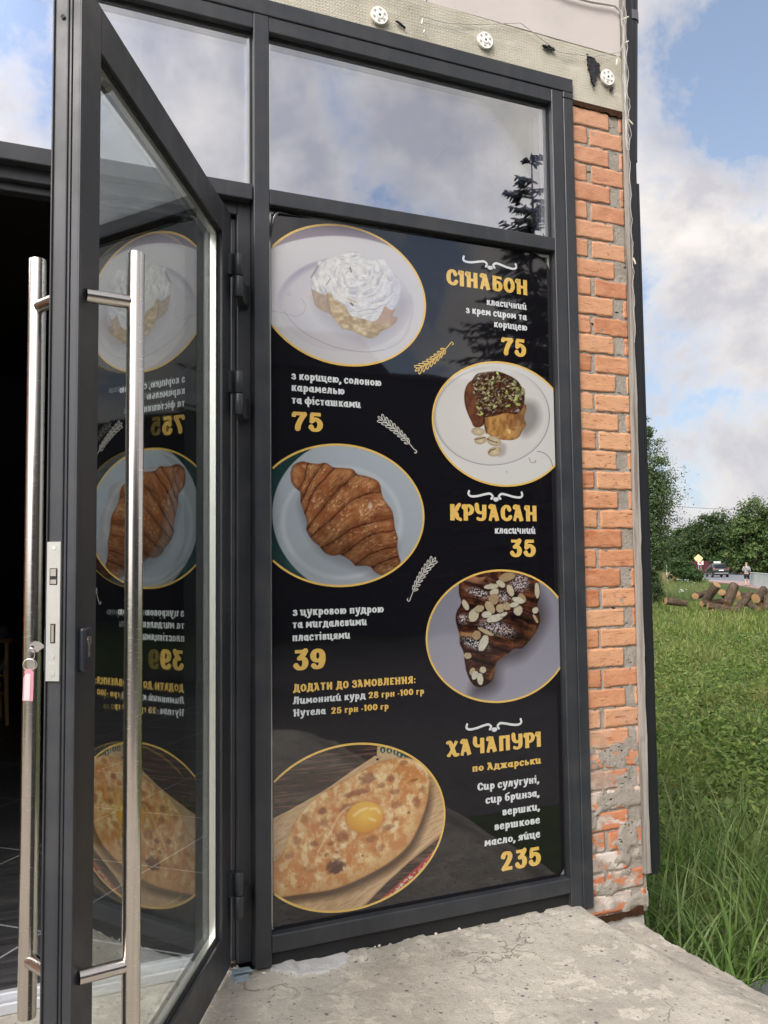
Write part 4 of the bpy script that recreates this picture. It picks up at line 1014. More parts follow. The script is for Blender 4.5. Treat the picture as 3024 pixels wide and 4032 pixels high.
def paint_bun(p):
    X, Y = p.X, p.Y
    p.C[:] = (118, 108, 122)
    rim = p.ellr(640, 980, 1180, 800); p.over(sstep(1.01, .985, rim), (203, 201, 204))
    p.over(sstep(.35, 0, np.abs(rim-.93))*.25, (222, 221, 222))
    well = p.ellr(760, 900, 700, 490); p.over(sstep(1.0, .965, well), (196, 194, 199))
    p.over(sstep(1.05, .99, well)*sstep(.86, .98, well)*sstep(900, 300, X)*sstep(1050, 500, Y)*.9, (158, 155, 172))
    p.over(sstep(.9, .4, well)*.5, (209, 207, 210))
    p.over(p.path([(130, 960), (200, 1060), (330, 1180), (560, 1300), (780, 1365), (1000, 1385), (1180, 1360)], 3), (158, 150, 146))
    p.over(p.path([(1200, 1350), (1340, 1270), (1420, 1130), (1460, 950), (1440, 800)], 9, 9)*.5, (176, 174, 180))
    p.over(p.path([(0, 960), (140, 985), (240, 1015), (320, 985), (350, 900), (300, 830)], 3.5)*.7, (168, 154, 148))
    p.over(p.path([(160, 800), (190, 790), (175, 765), (150, 780)], 4)*.6, (160, 150, 160))
    sh, D = p.poly([(420, 820), (480, 1000), (700, 1190), (1000, 1300), (1200, 1220), (1400, 1000), (1380, 800), (1000, 700)], 60); p.over(sh*.45, (150, 147, 156))
    dough, D = p.poly([(400, 700), (430, 830), (455, 905), (530, 960), (600, 990), (650, 1050), (700, 1110), (735, 1150), (770, 1150), (850, 1175), (940, 1220), (1020, 1243), (1085, 1228), (1130, 1175), (1220, 1130), (1290, 1070), (1295, 1025), (1250, 1010), (1280, 930), (1250, 820), (700, 740)], 4)
    tex = fbm(X/48, Y/40, 3, 5); c = lerp3((tex-.3)*2.0, (164, 140, 104), (216, 200, 162))
    rs_ = sstep(950, 1080, X-(Y-1000)*.3)*sstep(1150, 1040, Y); c = c*(1-rs_[..., None]*.85)+np.array((178, 150, 132))*rs_[..., None]*.85
    lf = sstep(620, 560, X-(Y-900)*.15); c = c*(1-lf[..., None]*.8)+lerp3(fbm(X/30, Y/30, 8)*1.3, (146, 126, 114), (178, 160, 142))*lf[..., None]*.8
    p.over(dough, c); p.over(dough*sstep(-26, 0, D)*.35, (140, 122, 100))
    p.over(p.path([(575, 790), (585, 880), (610, 980)], 9, 12)*.6, (128, 108, 98))
    ice = [(388, 672), (418, 600), (462, 500), (486, 435), (540, 440), (640, 392), (740, 365), (840, 338), (930, 366), (980, 420), (1060, 432), (1170, 418), (1215, 500), (1275, 580), (1332, 650), (1340, 760), (1312, 870), (1262, 945), (1212, 940), (1172, 912), (1130, 1000), (1082, 1058), (1030, 1068), (962, 1046), (880, 1030), (812, 1000), (768, 920), (718, 878), (652, 842), (602, 772), (545, 795), (470, 762), (404, 725)]
    m, D = p.poly(ice, 3)
    wx_ = 90*(fbm(X/170, Y/170, 4, 3)-.5); an = np.arctan2((Y-590+wx_)*1.25, X-860+wx_); rr_ = np.hypot(X-860+wx_, (Y-590+wx_)*1.25); a = np.zeros_like(X); rid = 1-np.abs(2*fbm(rr_/34+1.2*an, an*1.6+fbm(X/90, Y/90, 2, 2), 9, 4)-1)*1.25; rid = .55*rid+.45*fbm(X/46, Y/40, 12, 5)
    c = lerp3((rid-.33)*2.1, (184, 185, 191), (231, 231, 227)); c = np.minimum(c, 236)
    rsh = sstep(1120, 1300, X)*sstep(480, 700, Y); c = c*(1-rsh[..., None]*.5)+np.array((188, 188, 212))*rsh[..., None]*.5
    p.over(m, c); p.over(m*sstep(-14, -2, D)*.35, (170, 170, 172))
    dk = sstep(.76, .82, fbm(X/26+3, Y/17, 31, 3)); p.over(m*dk*.55*sstep(-25, -50, D), (146, 138, 132))
    p.over(p.path([(812, 508), (818, 535), (828, 555)], 6, 4), (140, 92, 74)); p.over(p.path([(820, 880), (840, 900)], 9, 5)*.9, (92, 84, 72)); p.over(p.path([(790, 830), (830, 850), (865, 865)], 10, 8)*.6, (180, 168, 130))
    p.over(p.path([(610, 620), (585, 660), (565, 690)], 5, 4)*.8, (128, 122, 118)); p.over(p.path([(410, 610), (450, 545), (480, 490)], 9, 6)*.7, (132, 128, 122))
    p.over(p.path([(1200, 610), (1218, 640)], 6, 5)*.5, (150, 140, 120))
def flakes(p, L, cols, seed, size=(9, 22), inside=None, asp=.55):
    r = np.random.default_rng(seed)
    for (x, y) in L:
        a = r.uniform(*size); b_ = a*r.uniform(asp*.7, asp*1.3); rot = r.uniform(0, 3.14); c = np.array(cols[r.integers(len(cols))], float)*r.uniform(.85, 1.12)
        e = p.ellr(x, y, a, b_, rot)+.25*(vnoise(p.X/7+x, p.Y/7, seed)-.5); mk = sstep(1.04, .86, e)
        if inside is not None: mk = mk*inside
        p.over(sstep(1.5, .9, p.ellr(x+3, y+4, a, b_, rot))*.45*(inside if inside is not None else 1), (52, 36, 24))
        p.over(mk, c); p.over(mk*sstep(.2, .9, (p.Y-y)/b_)*.35, c*.6)
def paint_pist(p):
    X, Y = p.X, p.Y; p.C[:] = (215, 215, 211)
    e = p.ellr(785, 760, 725, 615); p.over(sstep(1.02, .995, e)*.6, (203, 202, 199)); p.over(sstep(.985, .93, e), (213, 212, 207)); p.over(sstep(.85, .3, e)*.6, (222, 221, 215))
    p.over(sstep(.012, .004, np.abs(e-1.0))*sstep(300, 1100, Y+.25*X), (150, 146, 148)); p.over(sstep(.03, 0, np.abs(e-.985))*sstep(900, 200, X+Y*.4)*.8, (168, 162, 168))
    p.over(p.path([(1355, 1203), (1440, 1225), (1520, 1300), (1555, 1410)], 4), (118, 106, 100)); p.over(p.path([(1250, 1285), (1275, 1335), (1320, 1348), (1340, 1328), (1325, 1320)], 3.5), (128, 116, 110)); p.over(p.path([(968, 1445), (980, 1475)], 3), (130, 126, 116))
    p.over(p.poly([(1180, 560), (1330, 600), (1390, 760), (1330, 920), (1180, 1010), (1100, 800)], 60)[0]*.75, (128, 124, 122)); p.over(p.poly([(880, 1080), (960, 1130), (950, 1240), (860, 1260)], 22)[0]*.6, (150, 146, 142))
    base, D = p.poly([(690, 760), (700, 920), (745, 990), (830, 1040), (960, 1062), (1060, 1058), (1130, 1020), (1170, 940), (1215, 870), (1190, 780), (1190, 600), (760, 600)], 4)
    t = fbm(X/45, Y/70, 5, 5); c = lerp3((t-.3)*2+sstep(800, 1050, Y)*.35, (138, 92, 52), (200, 156, 92))
    pt = sstep(.62, .72, fbm(X/55+4, Y/60, 8, 3))*sstep(860, 960, Y); c = c*(1-pt[..., None])+np.array((228, 196, 134))*pt[..., None]
    p.over(base, c); p.over(base*sstep(1000, 1170, X)*.5, (120, 84, 62)); p.over(base*sstep(-22, 0, D)*.4, (104, 66, 36))
    side, D = p.poly([(560, 290), (480, 360), (442, 470), (445, 600), (480, 720), (530, 830), (560, 890), (620, 905), (680, 870), (695, 780), (640, 640), (620, 420)], 4)
    p.over(side, lerp3(fbm(X/30, Y/60, 9, 5)*1.6-.35, (86, 52, 38), (134, 86, 60))); p.over(side*sstep(-30, 0, D)*.4, (70, 42, 30)); p.over(p.path([(630, 640), (680, 760), (700, 880), (720, 970)], 9, 12)*.8, (48, 30, 22))
    top, D = p.poly([(540, 300), (600, 230), (720, 205), (860, 200), (980, 240), (1100, 310), (1180, 430), (1198, 540), (1170, 660), (1090, 740), (960, 720), (820, 760), (700, 770), (620, 700), (590, 560), (560, 420)], 4)
    p.over(top, lerp3(fbm(X/24, Y/20, 14, 5)*1.7-.4, (44, 27, 20), (104, 66, 44))); p.over(top*sstep(.68, .74, fbm(X/20, Y/16, 19, 3))*.7, (196, 186, 180)); p.over(sstep(1, .3, p.ellr(1118, 690, 22, 34))*.8, (172, 178, 198))
    r = np.random.default_rng(4); L = []
    while len(L) < 150:
        x, y = r.uniform(560, 1180), r.uniform(205, 770); v = (x-600)/560
        if y < 240+abs(x-800)*.25 or y > 760-v*190 or (x < 600 and y > 520): continue
        L.append((x, y))
    flakes(p, L, [(150, 148, 104), (174, 172, 126), (128, 120, 84), (164, 160, 128), (120, 102, 76), (186, 184, 140)], 5, (14, 30), None, .5)
    flakes(p, [(858, 225), (1092, 545), (1075, 560), (1115, 615), (790, 350), (1105, 420), (975, 460), (820, 640), (985, 632), (650, 740), (615, 660)], [(176, 186, 100), (188, 194, 122)], 6, (20, 36), None, .5)
    for (cx, cy, rx, ry, rot) in ((612, 955, 86, 52, .1), (645, 1065, 78, 50, -.15), (812, 1075, 92, 62, .35), (822, 1208, 90, 60, -.2)):
        e = p.ellr(cx, cy, rx, ry, rot); p.over(sstep(1.03, .97, e), lerp3(.9-e*.6+.5*(fbm(X/14, Y/14, 3)-.5), (150, 132, 104), (224, 210, 178)))
    for P_ in ([(570, 1052), (640, 1045), (705, 1028)], [(728, 1045), (790, 1075), (856, 1092)], [(745, 1225), (775, 1190), (830, 1172)]): p.over(p.path(P_, 6, 4), (104, 74, 54))
def paint_croissant(p):
    X, Y = p.X, p.Y; p.C[:] = (34, 62, 60)
    pl = p.ellr(770, 850, 1000, 850, .1); p.over(sstep(.985, .97, p.ellr(930, 800, 925, 830, .25)), lerp3((Y-100)/1300, (172, 182, 190), (160, 168, 176)))
    p.over(sstep(.08, 0, np.abs(p.ellr(740, 850, 600, 560)-1.0))*.55, (200, 207, 212)); p.over(sstep(1, .5, p.ellr(600, 1250, 500, 220))*.35, (148, 156, 164))
    p.over(p.poly([(330, 560), (300, 700), (400, 980), (560, 1190), (900, 1330), (1180, 1400), (1300, 1000), (800, 700)], 45)[0]*.65, (112, 116, 124))
    out = [(215, 340), (245, 265), (330, 225), (400, 238), (500, 250), (580, 240), (655, 285), (760, 290), (850, 305), (900, 355), (1000, 378), (1100, 420), (1135, 480), (1150, 560), (1190, 640), (1250, 720), (1270, 800), (1285, 920), (1312, 1010), (1305, 1090), (1320, 1180), (1340, 1260), (1270, 1330), (1170, 1388), (1080, 1355), (1030, 1300), (950, 1290), (880, 1290), (830, 1240), (730, 1180), (650, 1188), (570, 1160), (510, 1090), (440, 1030), (380, 930), (385, 850), (350, 730), (320, 640), (315, 540), (260, 490), (225, 430)]
    m, D = p.poly(out, 3)
    wob = 16*(fbm(X/60, Y/60, 7, 3)-.5)
    CR_ = [[(250, 560), (350, 420), (400, 200)], [(290, 700), (420, 430), (570, 220)], [(345, 790), (450, 530), (560, 400), (680, 260)], [(350, 960), (480, 780), (620, 600), (760, 460), (930, 320)], [(400, 1010), (620, 820), (820, 640), (980, 560), (1200, 530)],
           [(480, 1140), (700, 1010), (860, 900), (1100, 830), (1320, 790)], [(680, 1220), (900, 1060), (1080, 960), (1340, 920)], [(840, 1320), (1010, 1180), (1160, 1120), (1370, 1070)], [(1000, 1340), (1150, 1250), (1380, 1170)]]
    def sd(P):
        P = CR(P, 4); bd = np.full(X.shape, 1e18); sg = np.ones(X.shape); sl_ = np.zeros(X.shape); acc = 0.0
        for u0, u1 in zip(P, P[1:]):
            e = u1-u0; L = np.hypot(*e); t = ((X-u0[0])*e[0]+(Y-u0[1])*e[1])/(L*L); tc = np.clip(t, 0, 1); q2 = (X-u0[0]-tc*e[0])**2+(Y-u0[1]-tc*e[1])**2; k = q2 < bd
            bd = np.where(k, q2, bd); sg = np.where(k, np.sign(e[0]*(Y-u0[1])-e[1]*(X-u0[0])), sg); sl_ = np.where(k, acc+tc*L, sl_); acc += L
        return sg*np.sqrt(bd)+wob, sl_
    dA = np.full(X.shape, 90.0); dB = np.full(X.shape, 90.0); al_ = X*.7-Y*.7; idx = np.zeros(X.shape)
    for P_ in CR_:
        f, sl_ = sd(P_); pos = f > 0; idx = idx+pos; dA = np.where(pos, f, dA); al_ = np.where(pos, sl_, al_)
        dB = np.where(~pos, np.minimum(dB, -f), dB)
    ph = dA/(dA+dB+1e-6)
    strk = fbm(dA/11+idx*7, al_/85, 11, 5); bl_ = fbm(X/80, Y/80, 15, 5); fin = fbm(X/9, Y/9, 18, 3)
    vol = np.sin(np.clip(ph, 0, 1)*math.pi)**.7
    t = .16+.42*vol+.55*(strk-.5)+.7*(bl_-.5)+.30*(fin-.5)+.10*sstep(700, -300, Y-X*.2)
    c = lerp3(t, (92, 48, 28), (212, 156, 104)); red = sstep(.46, .66, fbm(X/85+7, Y/85, 21, 4)); c = c*(1-.42*red[..., None])+np.array((146, 78, 44))*.42*red[..., None]
    c = c*(1-.55*np.exp(-(dA/9)**2)*(.35+.9*bl_))[..., None]
    hl = sstep(.57, .70, fbm(dA/13+idx*3, al_/32, 25, 4))*sstep(.40, .56, fbm(X/110+2, Y/110, 27, 2))*vol; c = c*(1-.7*hl[..., None])+np.array((230, 192, 146))*.7*hl[..., None]
    lowd = sstep(900, 1500, Y*1.0-X*.25+420)*.5; c = c*(1-lowd[..., None]*.55)
    p.over(m, c); p.over(m*sstep(-38, 0, D)*.38, (70, 38, 24)); p.over(sstep(1, .4, p.ellr(1030, 680, 30, 60))*.6*m, (226, 214, 200)); p.over(sstep(1, .4, p.ellr(935, 750, 14, 50, -.3))*.6*m, (224, 206, 180))
def paint_almond(p):
    X, Y = p.X, p.Y; p.C[:] = lerp3((Y+X*.3)/2000, (126, 127, 138), (152, 152, 164))
    p.over(sstep(1.1, .8, p.ellr(300, 1150, 420, 380))*.5, (168, 164, 174)); p.over(p.poly([(1330, 300), (1420, 560), (1340, 800), (1150, 1050), (900, 1150), (860, 1380), (700, 1480), (560, 1420), (900, 700)], 75)[0]*.8, (72, 66, 70))
    out = [(420, 230), (440, 150), (620, 60), (1000, 40), (1250, 120), (1325, 230), (1325, 380), (1300, 470), (1335, 620), (1290, 760), (1200, 880), (1130, 950), (1040, 960), (950, 1030), (860, 1090), (830, 1160), (800, 1300), (720, 1370), (640, 1390), (570, 1350), (510, 1230), (485, 1100), (470, 990), (430, 900), (425, 800), (385, 640), (395, 540), (445, 440), (420, 330)]
    m, D = p.poly(out, 4); w = Y-.25*X+40*fbm(X/140, Y/140, 3, 3)
    t = fbm(w/15, X/120, 5, 5)*1.0+fbm(X/70, Y/70, 9, 4)*.9+.5*(fbm(X/10, Y/10, 6, 3)-.5)-.68
    c = lerp3(t, (36, 20, 18), (142, 84, 54)); br = sstep(.5, .66, fbm(X/150+1, Y/90, 13, 3))*sstep(320, 150, Y+.3*np.abs(X-600)); c = c*(1-br[..., None]*.8)+np.array((186, 134, 104))*br[..., None]*.8
    for y0 in (170, 420, 640, 820, 1010): c = c*(1-.55*np.exp(-((w-y0+60)/22)**2))[..., None]
    p.over(m, c); p.over(m*sstep(1080, 1250, X-.1*Y)*sstep(600, 850, Y)*.7, lerp3(fbm(X/26, Y/26, 6)*1.4, (96, 58, 30), (172, 118, 62)))
    p.over(p.path([(440, 790), (520, 795), (570, 800)], 24, 12)*.8, (188, 142, 92)); p.over(m*sstep(-34, 0, D)*.45, (44, 24, 18)); p.over(p.path([(960, 1030), (880, 1090), (830, 1170), (770, 1290)], 15, 14)*.6*m, (150, 104, 54))
    for cx, cy, rx, ry in ((1100, 210, 110, 110), (920, 370, 90, 70), (840, 720, 210, 80), (600, 900, 160, 60), (640, 330, 150, 50), (470, 620, 60, 60)):
        p.over(m*sstep(1.25, .3, p.ellr(cx, cy, rx*1.2, ry*1.2, .3))*sstep(.50, .60, fbm(X/8, Y/8, 33, 2)), (206, 202, 206))
    A_ = [(960, 150, 110, 52, -.25), (890, 225, 62, 40, .6), (785, 255, 88, 34, -.1), (820, 320, 60, 42, -.4), (1000, 300, 40, 78, -.35), (810, 400, 62, 72, .5), (1130, 385, 42, 66, -.6), (1090, 410, 80, 38, .3), (495, 465, 34, 70, -.5), (590, 575, 60, 92, .4), (650, 505, 60, 44, -.2), (770, 490, 52, 90, -.5), (735, 570, 66, 42, -.25), (885, 500, 56, 56, .2), (960, 480, 50, 50, .4), (1085, 525, 54, 66, 0), (830, 610, 120, 46, -.3), (925, 570, 48, 26, -.4), (1300, 300, 30, 100, -.05), (1280, 525, 38, 44, .4), (1283, 618, 18, 60, -.5), (725, 765, 110, 26, .45), (618, 805, 56, 56, .5), (695, 895, 52, 110, .38), (520, 1035, 46, 40, .2), (573, 1215, 36, 50, .3), (600, 1255, 36, 56, .4), (658, 1295, 38, 76, -.1), (690, 1195, 40, 42, .2), (1040, 460, 60, 30, -.2)]
    r = np.random.default_rng(3)
    for cx, cy, rx, ry, rot in A_:
        rx, ry = rx*.90, ry*.90; e = p.ellr(cx, cy, rx, ry, rot)+.30*(fbm(X/26+cx, Y/26, 2, 3)-.5); base = np.array([(206, 198, 172), (190, 172, 138), (212, 208, 188), (178, 152, 116)][r.integers(4)], float)
        p.over(sstep(1.25, .9, p.ellr(cx+6, cy+9, rx, ry, rot))*.5*m, (36, 20, 16)); p.over(sstep(1.03, .95, e), base*(.92+.2*(fbm(X/16, Y/16, 8)[..., None]-.5))); p.over(sstep(.86, .98, e)*sstep(1.03, .97, e)*.45, base*.72)
def paint_khach(p):
    X, Y = p.X, p.Y; g_ = fbm(X/190+Y/900, (Y+X*.10)/9, 5, 5); p.C[:] = lerp3((g_-.3)*1.9, (34, 24, 20), (116, 82, 66))
    for k in range(9): p.over(np.exp(-((Y+X*.13-(190+k*63))/7)**2)*.75, (24, 17, 15))
    p.over(p.poly([(980, 90), (1130, 85), (1250, 190), (1200, 215), (1080, 205), (975, 180)], 4, False)[0], (200, 172, 130)); 
    for (x, y) in ((1030, 120), (1090, 125), (1150, 140), (1180, 160), (1215, 185)): p.over(sstep(1.05, .9, p.ellr(x, y, 26, 30)), (46, 76, 62)); p.over(sstep(1.1, .9, p.ellr(x, y+6, 10, 16)), (178, 180, 160))
    p.over(p.poly([(1640, 980), (1640, 1250), (1300, 1520), (1000, 1560), (980, 1500), (1290, 1230), (1540, 990)], 3, False)[0], lerp3(fbm(X/30, Y/30, 8)*1.3, (142, 40, 38), (182, 66, 58)))
    ed = p.path([(1000, 1520), (1100, 1440), (1200, 1345), (1290, 1270), (1400, 1180), (1510, 1040)], 16, 10)*sstep(.5, .6, fbm(X/12, Y/12, 4, 2)); p.over(ed, (210, 200, 184))
    bd = [(-40, 780), (200, 660), (500, 490), (740, 320), (960, 175), (1120, 205), (1300, 210), (1480, 300), (1640, 420), (1640, 880), (1540, 920), (1290, 1120), (1060, 1330), (860, 1540), (700, 1640), (-40, 1640)]
    m, D = p.poly(bd, 4, False); gr = fbm((X-Y*.35)/60, (Y+X*.62)/7, 12, 4); p.over(m, lerp3((gr-.25)*1.9, (176, 142, 104), (214, 184, 142)))
    p.over(p.path([(1640, 850), (1500, 960), (1290, 1150), (1050, 1370), (860, 1560)], 42, 22)*m*.55, (128, 94, 62)); p.over(p.path([(1640, 800), (1470, 930), (1270, 1110), (1030, 1330), (820, 1540)], 14, 12)*m*.7, (222, 192, 150)); p.over(p.path([(960, 180), (740, 325), (500, 495), (200, 665), (-20, 775)], 5, 4)*.7, (206, 176, 134))
    p.over(sstep(1.05, .9, p.ellr(982, 207, 14, 12)), (34, 32, 26))
    br = [(-60, 1190), (60, 1120), (120, 1060), (180, 900), (250, 740), (370, 600), (480, 510), (640, 420), (800, 330), (960, 250), (1120, 200), (1260, 195), (1380, 240), (1450, 340), (1450, 480), (1420, 640), (1350, 830), (1260, 990), (1120, 1120), (960, 1220), (760, 1320), (560, 1390), (300, 1430), (60, 1460), (-60, 1450)]
    p.over(p.poly([(x+30, y+62) for x, y in br], 34)[0]*sstep(1300, 1050, X*.3+(1500-Y)*.5+200)*.85, (70, 46, 30))
    m, D = p.poly(br, 5); t = fbm(X/75, Y/75, 21, 5); f_ = fbm(X/16, Y/14, 24, 4)
    c = lerp3((t-.36)*2.6+0.8*(f_-.5), (198, 136, 78), (234, 206, 152)); wh = sstep(.56, .66, fbm(X/55+9, Y/90, 27, 4)); c = c*(1-.6*wh[..., None])+np.array((238, 222, 178))*.6*wh[..., None]
    og = .7*sstep(.5, .66, fbm(X/45+2, Y/45, 29, 4))*sstep(-40, -160, D); c = c*(1-.55*og[..., None])+np.array((190, 106, 50))*.55*og[..., None]
    low_ = sstep(-150, -10, D)*sstep(700, 1250, Y+.35*X-100); c = c*(1-.5*low_[..., None])+np.array((178, 122, 66))*.5*low_[..., None]
    p.over(m, c); p.over(m*sstep(-20, 0, D)*.5, (160, 108, 58))
    for (x, y, rx, ry, k) in ((890, 380, 100, 70, .75), (600, 1180, 105, 85, 1.0), (620, 1205, 65, 50, 1.0), (480, 675, 50, 38, .8), (250, 950, 55, 60, .55), (410, 975, 42, 36, .7), (1340, 590, 48, 62, .6), (660, 910, 90, 70, .6), (720, 640, 130, 45, .7), (800, 510, 160, 34, .75), (1080, 820, 70, 36, .6), (1100, 380, 60, 40, .7), (1020, 440, 50, 34, .55), (1140, 500, 56, 34, .6), (1215, 240, 46, 30, .5), (1400, 480, 50, 46, .4), (1150, 620, 80, 40, .45), (930, 930, 70, 40, .5), (560, 970, 44, 34, .6), (170, 1090, 40, 36, .5), (360, 1200, 70, 50, .35), (850, 1080, 22, 16, .8), (1265, 690, 22, 18, .8), (610, 1050, 24, 18, .7), (520, 1075, 40, 26, .6), (1150, 750, 30, 24, .5), (1010, 1010, 60, 40, .4), (500, 780, 50, 60, .45), (330, 740, 60, 50, .35), (1310, 400, 70, 18, .6), (150, 1360, 22, 16, .5), (270, 1365, 22, 16, .5)):
        e = p.ellr(x, y, rx, ry, -.3)+.75*(fbm(X/24, Y/24, 41, 3)-.5); dk = (120, 66, 40) if k < .95 else (84, 46, 36); p.over(m*sstep(1.0, .45, e)*k*.85, dk)
    p.over(p.path([(830, 600), (690, 660), (620, 740), (560, 860), (490, 960), (440, 1050)], 7, 7)*.6, (246, 226, 176))
    e = p.ellr(868, 730, 168, 142, -.25); p.over(sstep(1.14, 1.0, e)*.55, (176, 112, 50)); p.over(sstep(1.01, .97, e), lerp3(.85-.55*e+(730-Y)/600, (206, 138, 42), (242, 202, 88)))
    for P_ in ([(770, 715), (830, 672), (885, 650)], [(915, 655), (970, 655), (1000, 690)], [(915, 745), (960, 762)]): p.over(p.path(P_, 8, 12)*.75, (252, 238, 190))
def circle_fit(pts):
    P = np.array([wx(*p) for p in pts]); x, z = P.T          # upright ellipse a x^2 + b z^2 + c x + d z = 1
    a, b_, c, d_ = np.linalg.lstsq(np.c_[x*x, z*z, x, z], np.ones(len(P)), rcond=None)[0]
    cx, cz_ = -c/(2*a), -d_/(2*b_); k = 1+a*cx*cx+b_*cz_*cz_; return cx, cz_, math.sqrt(k/a), math.sqrt(k/b_)
PICS = [('bun', (1070, 860, .3797), [(200, 140), (580, 55), (1000, 140), (1330, 350), (1560, 680), (1600, 890), (1500, 1230), (1200, 1470), (830, 1535), (500, 1480), (200, 1310)], paint_bun, 'printed picture of an iced bun on a white plate'),
        ('pist', (1690, 1400, .3134), [(60, 600), (200, 340), (480, 140), (840, 70), (1150, 130), (1440, 300), (25, 860), (150, 1180), (420, 1470), (740, 1620), (980, 1650), (1300, 1590)], paint_pist, 'printed picture of a brown bun with green nuts'),
        ('crois', (1060, 1730, .3858), [(200, 165), (480, 60), (690, 42), (1000, 90), (1330, 290), (1540, 560), (1595, 770), (1510, 1080), (1270, 1330), (830, 1515), (500, 1480), (200, 1370)], paint_croissant, 'printed picture of a plain croissant'),
        ('almond', (1660, 2220, .3496), [(45, 860), (110, 560), (280, 300), (520, 140), (880, 65), (1200, 120), (1450, 280), (90, 1080), (250, 1340), (520, 1500), (850, 1558), (1200, 1500), (1440, 1330)], paint_almond, 'printed picture of a dark croissant with almond flakes'),
        ('khach', (1060, 2900, .434), [(200, 255), (480, 115), (820, 55), (1150, 110), (1430, 300), (1580, 560), (1600, 700), (1560, 930), (1400, 1230), (1150, 1420), (870, 1550), (560, 1600), (300, 1560), (100, 1470)], paint_khach, 'printed picture of a boat-shaped cheese bread with an egg')]
for nm, crop, pts, fn, lab in PICS:
    zc_ = cz(crop); cx, cz_, R_, Rz = circle_fit([zc_(*p) for p in pts])
    N = 290; x0, x1 = max(cx-R_, XL+.0006), min(cx+R_, XR-.0006)
    xs = np.linspace(x0, x1, N+1); zs = np.linspace(cz_-Rz, cz_+Rz, N+1); XX, ZZ = np.meshgrid(xs, zs)
    px_ = pj(np.stack([XX, XX*0+YP, ZZ], -1)); p = Paint((px_[..., 0]-crop[0])/crop[2], (px_[..., 1]-crop[1])/crop[2]); fn(p)
    colr = np.clip(lin(np.clip(p.C, 0, 255))*KPR, 0, .9)
    I = np.arange((N+1)**2).reshape(N+1, N+1); Fq = np.stack([I[:-1, :-1], I[:-1, 1:], I[1:, 1:], I[1:, :-1]], -1).reshape(-1, 4)
    fx = (xs[:-1]+xs[1:])/2; fz = (zs[:-1]+zs[1:])/2; inside = (np.hypot(*np.meshgrid((fx-cx)/(R_-.003), (fz-cz_)/(Rz-.003))) < 1).ravel()
    V = np.stack([XX, XX*0+YP-.0005, ZZ], -1).reshape(-1, 3)
    used = np.unique(Fq[inside]); re_ = np.full(len(V), -1); re_[used] = np.arange(len(used))
    o = npmesh('food_picture', V[used], re_[Fq[inside]], M_PIC, menu); moff(o); o['label'] = lab
    a_ = o.data.color_attributes.new('ink', 'FLOAT_COLOR', 'POINT')
    a_.data.foreach_set('color', np.c_[colr.reshape(-1, 3)[used], np.ones(len(used))].astype(np.float32).ravel())
    V, F = [], []
    tt = np.linspace(0, 2*math.pi, 241); w = .0036
    P = np.stack([cx+(R_-w)*np.cos(tt), cz_+(Rz-w)*np.sin(tt)], 1)
    ok = (P[:, 0] > XL+.001) & (P[:, 0] < XR-.001)
    k = 0
    while k < len(P):
        if ok[k]:
            j = k
            while j+1 < len(P) and ok[j+1]: j += 1
            if j > k: ribbon(V, F, P[k:j+1], w, w, False, 0)
            k = j
        k += 1
    me = bpy.data.meshes.new('gold_ring'); me.from_pydata([(v[0], YP-.0007, v[1]) for v in V], [], F); me.materials.append(M_GOLD); me.update()
    o = bpy.data.objects.new('gold_ring', me); COL.objects.link(o); o.parent = menu; moff(o)
    print('circle', nm, round(cx, 3), round(cz_, 3), round(R_, 3), round(Rz, 3))
# ================================================================ FIELD, ROAD
def ground_mat():
    m, g = newmat('field_soil_and_turf'); co = g.coord()
    n1 = g.noise(co, .35, 6, .6); n2 = g.noise(co, 5, 6, .7)
    c = g.ramp(n1, [(.3, (.050, .085, .022)), (.55, (.075, .115, .032)), (.75, (.125, .135, .050))])
    c = g.mix(g.ramp(n2, [(.3, .6), (.6, 0.0)]), c, (.035, .045, .016))
    finish(g, pbsdf(g, c, .95, 0, n2, .6, .05, .1))
    return m
o = npmesh('ground', [(-900, -900, GZ), (900, -900, GZ), (900, 900, GZ), (-900, 900, GZ)], [(0, 1, 2, 3)], ground_mat())
tag(o, 'green field reaching to the trees', 'ground', kind='structure')
M_ASPH = mortar_mat('asphalt', (.17, .175, .19), (.22, .225, .24), 2.0)
M_PAVE = mortar_mat('pink_paving', (.33, .215, .20), (.40, .28, .26), 3.0)
M_KERB = mortar_mat('concrete_kerb', (.38, .37, .35), (.46, .45, .43), 3.0)
def gpoly(name, px, dz, m, lab, cat):
    P = [un(x, y, z=GZ) for x, y in px]; b = NB(); prism(b, [(p[0], p[1]) for p in P], 'z', GZ-.05, GZ+dz)
    return tag(obj(name, recalc(b), m), lab, cat, kind='structure')
gpoly('road', [(2700, 2268), (2740, 2256.5), (2850, 2255.5), (2940, 2262), (3024, 2270), (3300, 2292), (3300, 2318), (3024, 2301), (2900, 2292), (2800, 2288.5), (2730, 2281)], .012, M_ASPH, 'grey asphalt road bending away behind the bushes', 'road')
gpoly('pavement', [(2775, 2288.9), (2800, 2289.6), (2900, 2293.2), (3024, 2302.5), (3300, 2320), (3300, 2372), (3024, 2330), (2940, 2314), (2860, 2300), (2775, 2292)], .10, M_PAVE, 'pink paved pavement beside the road', 'pavement')
gpoly('far_path', [(2866, 2257.2), (2926, 2260.6), (3024, 2268), (3024, 2264), (2930, 2257.0), (2870, 2255.3)], .06, M_PAVE, 'reddish paved verge on the far side of the road', 'path')
gpoly('kerb', [(2775, 2288.3), (2900, 2292.4), (3024, 2301.6), (3024, 2302.4), (2900, 2293.1), (2775, 2288.85)], .12, M_KERB, 'pale concrete kerb between road and pink pavement', 'kerb')
b = NB(); box(b, np.array((-14, -19, GZ-.05)), np.array((12.0, -3.62, GZ+.004)))
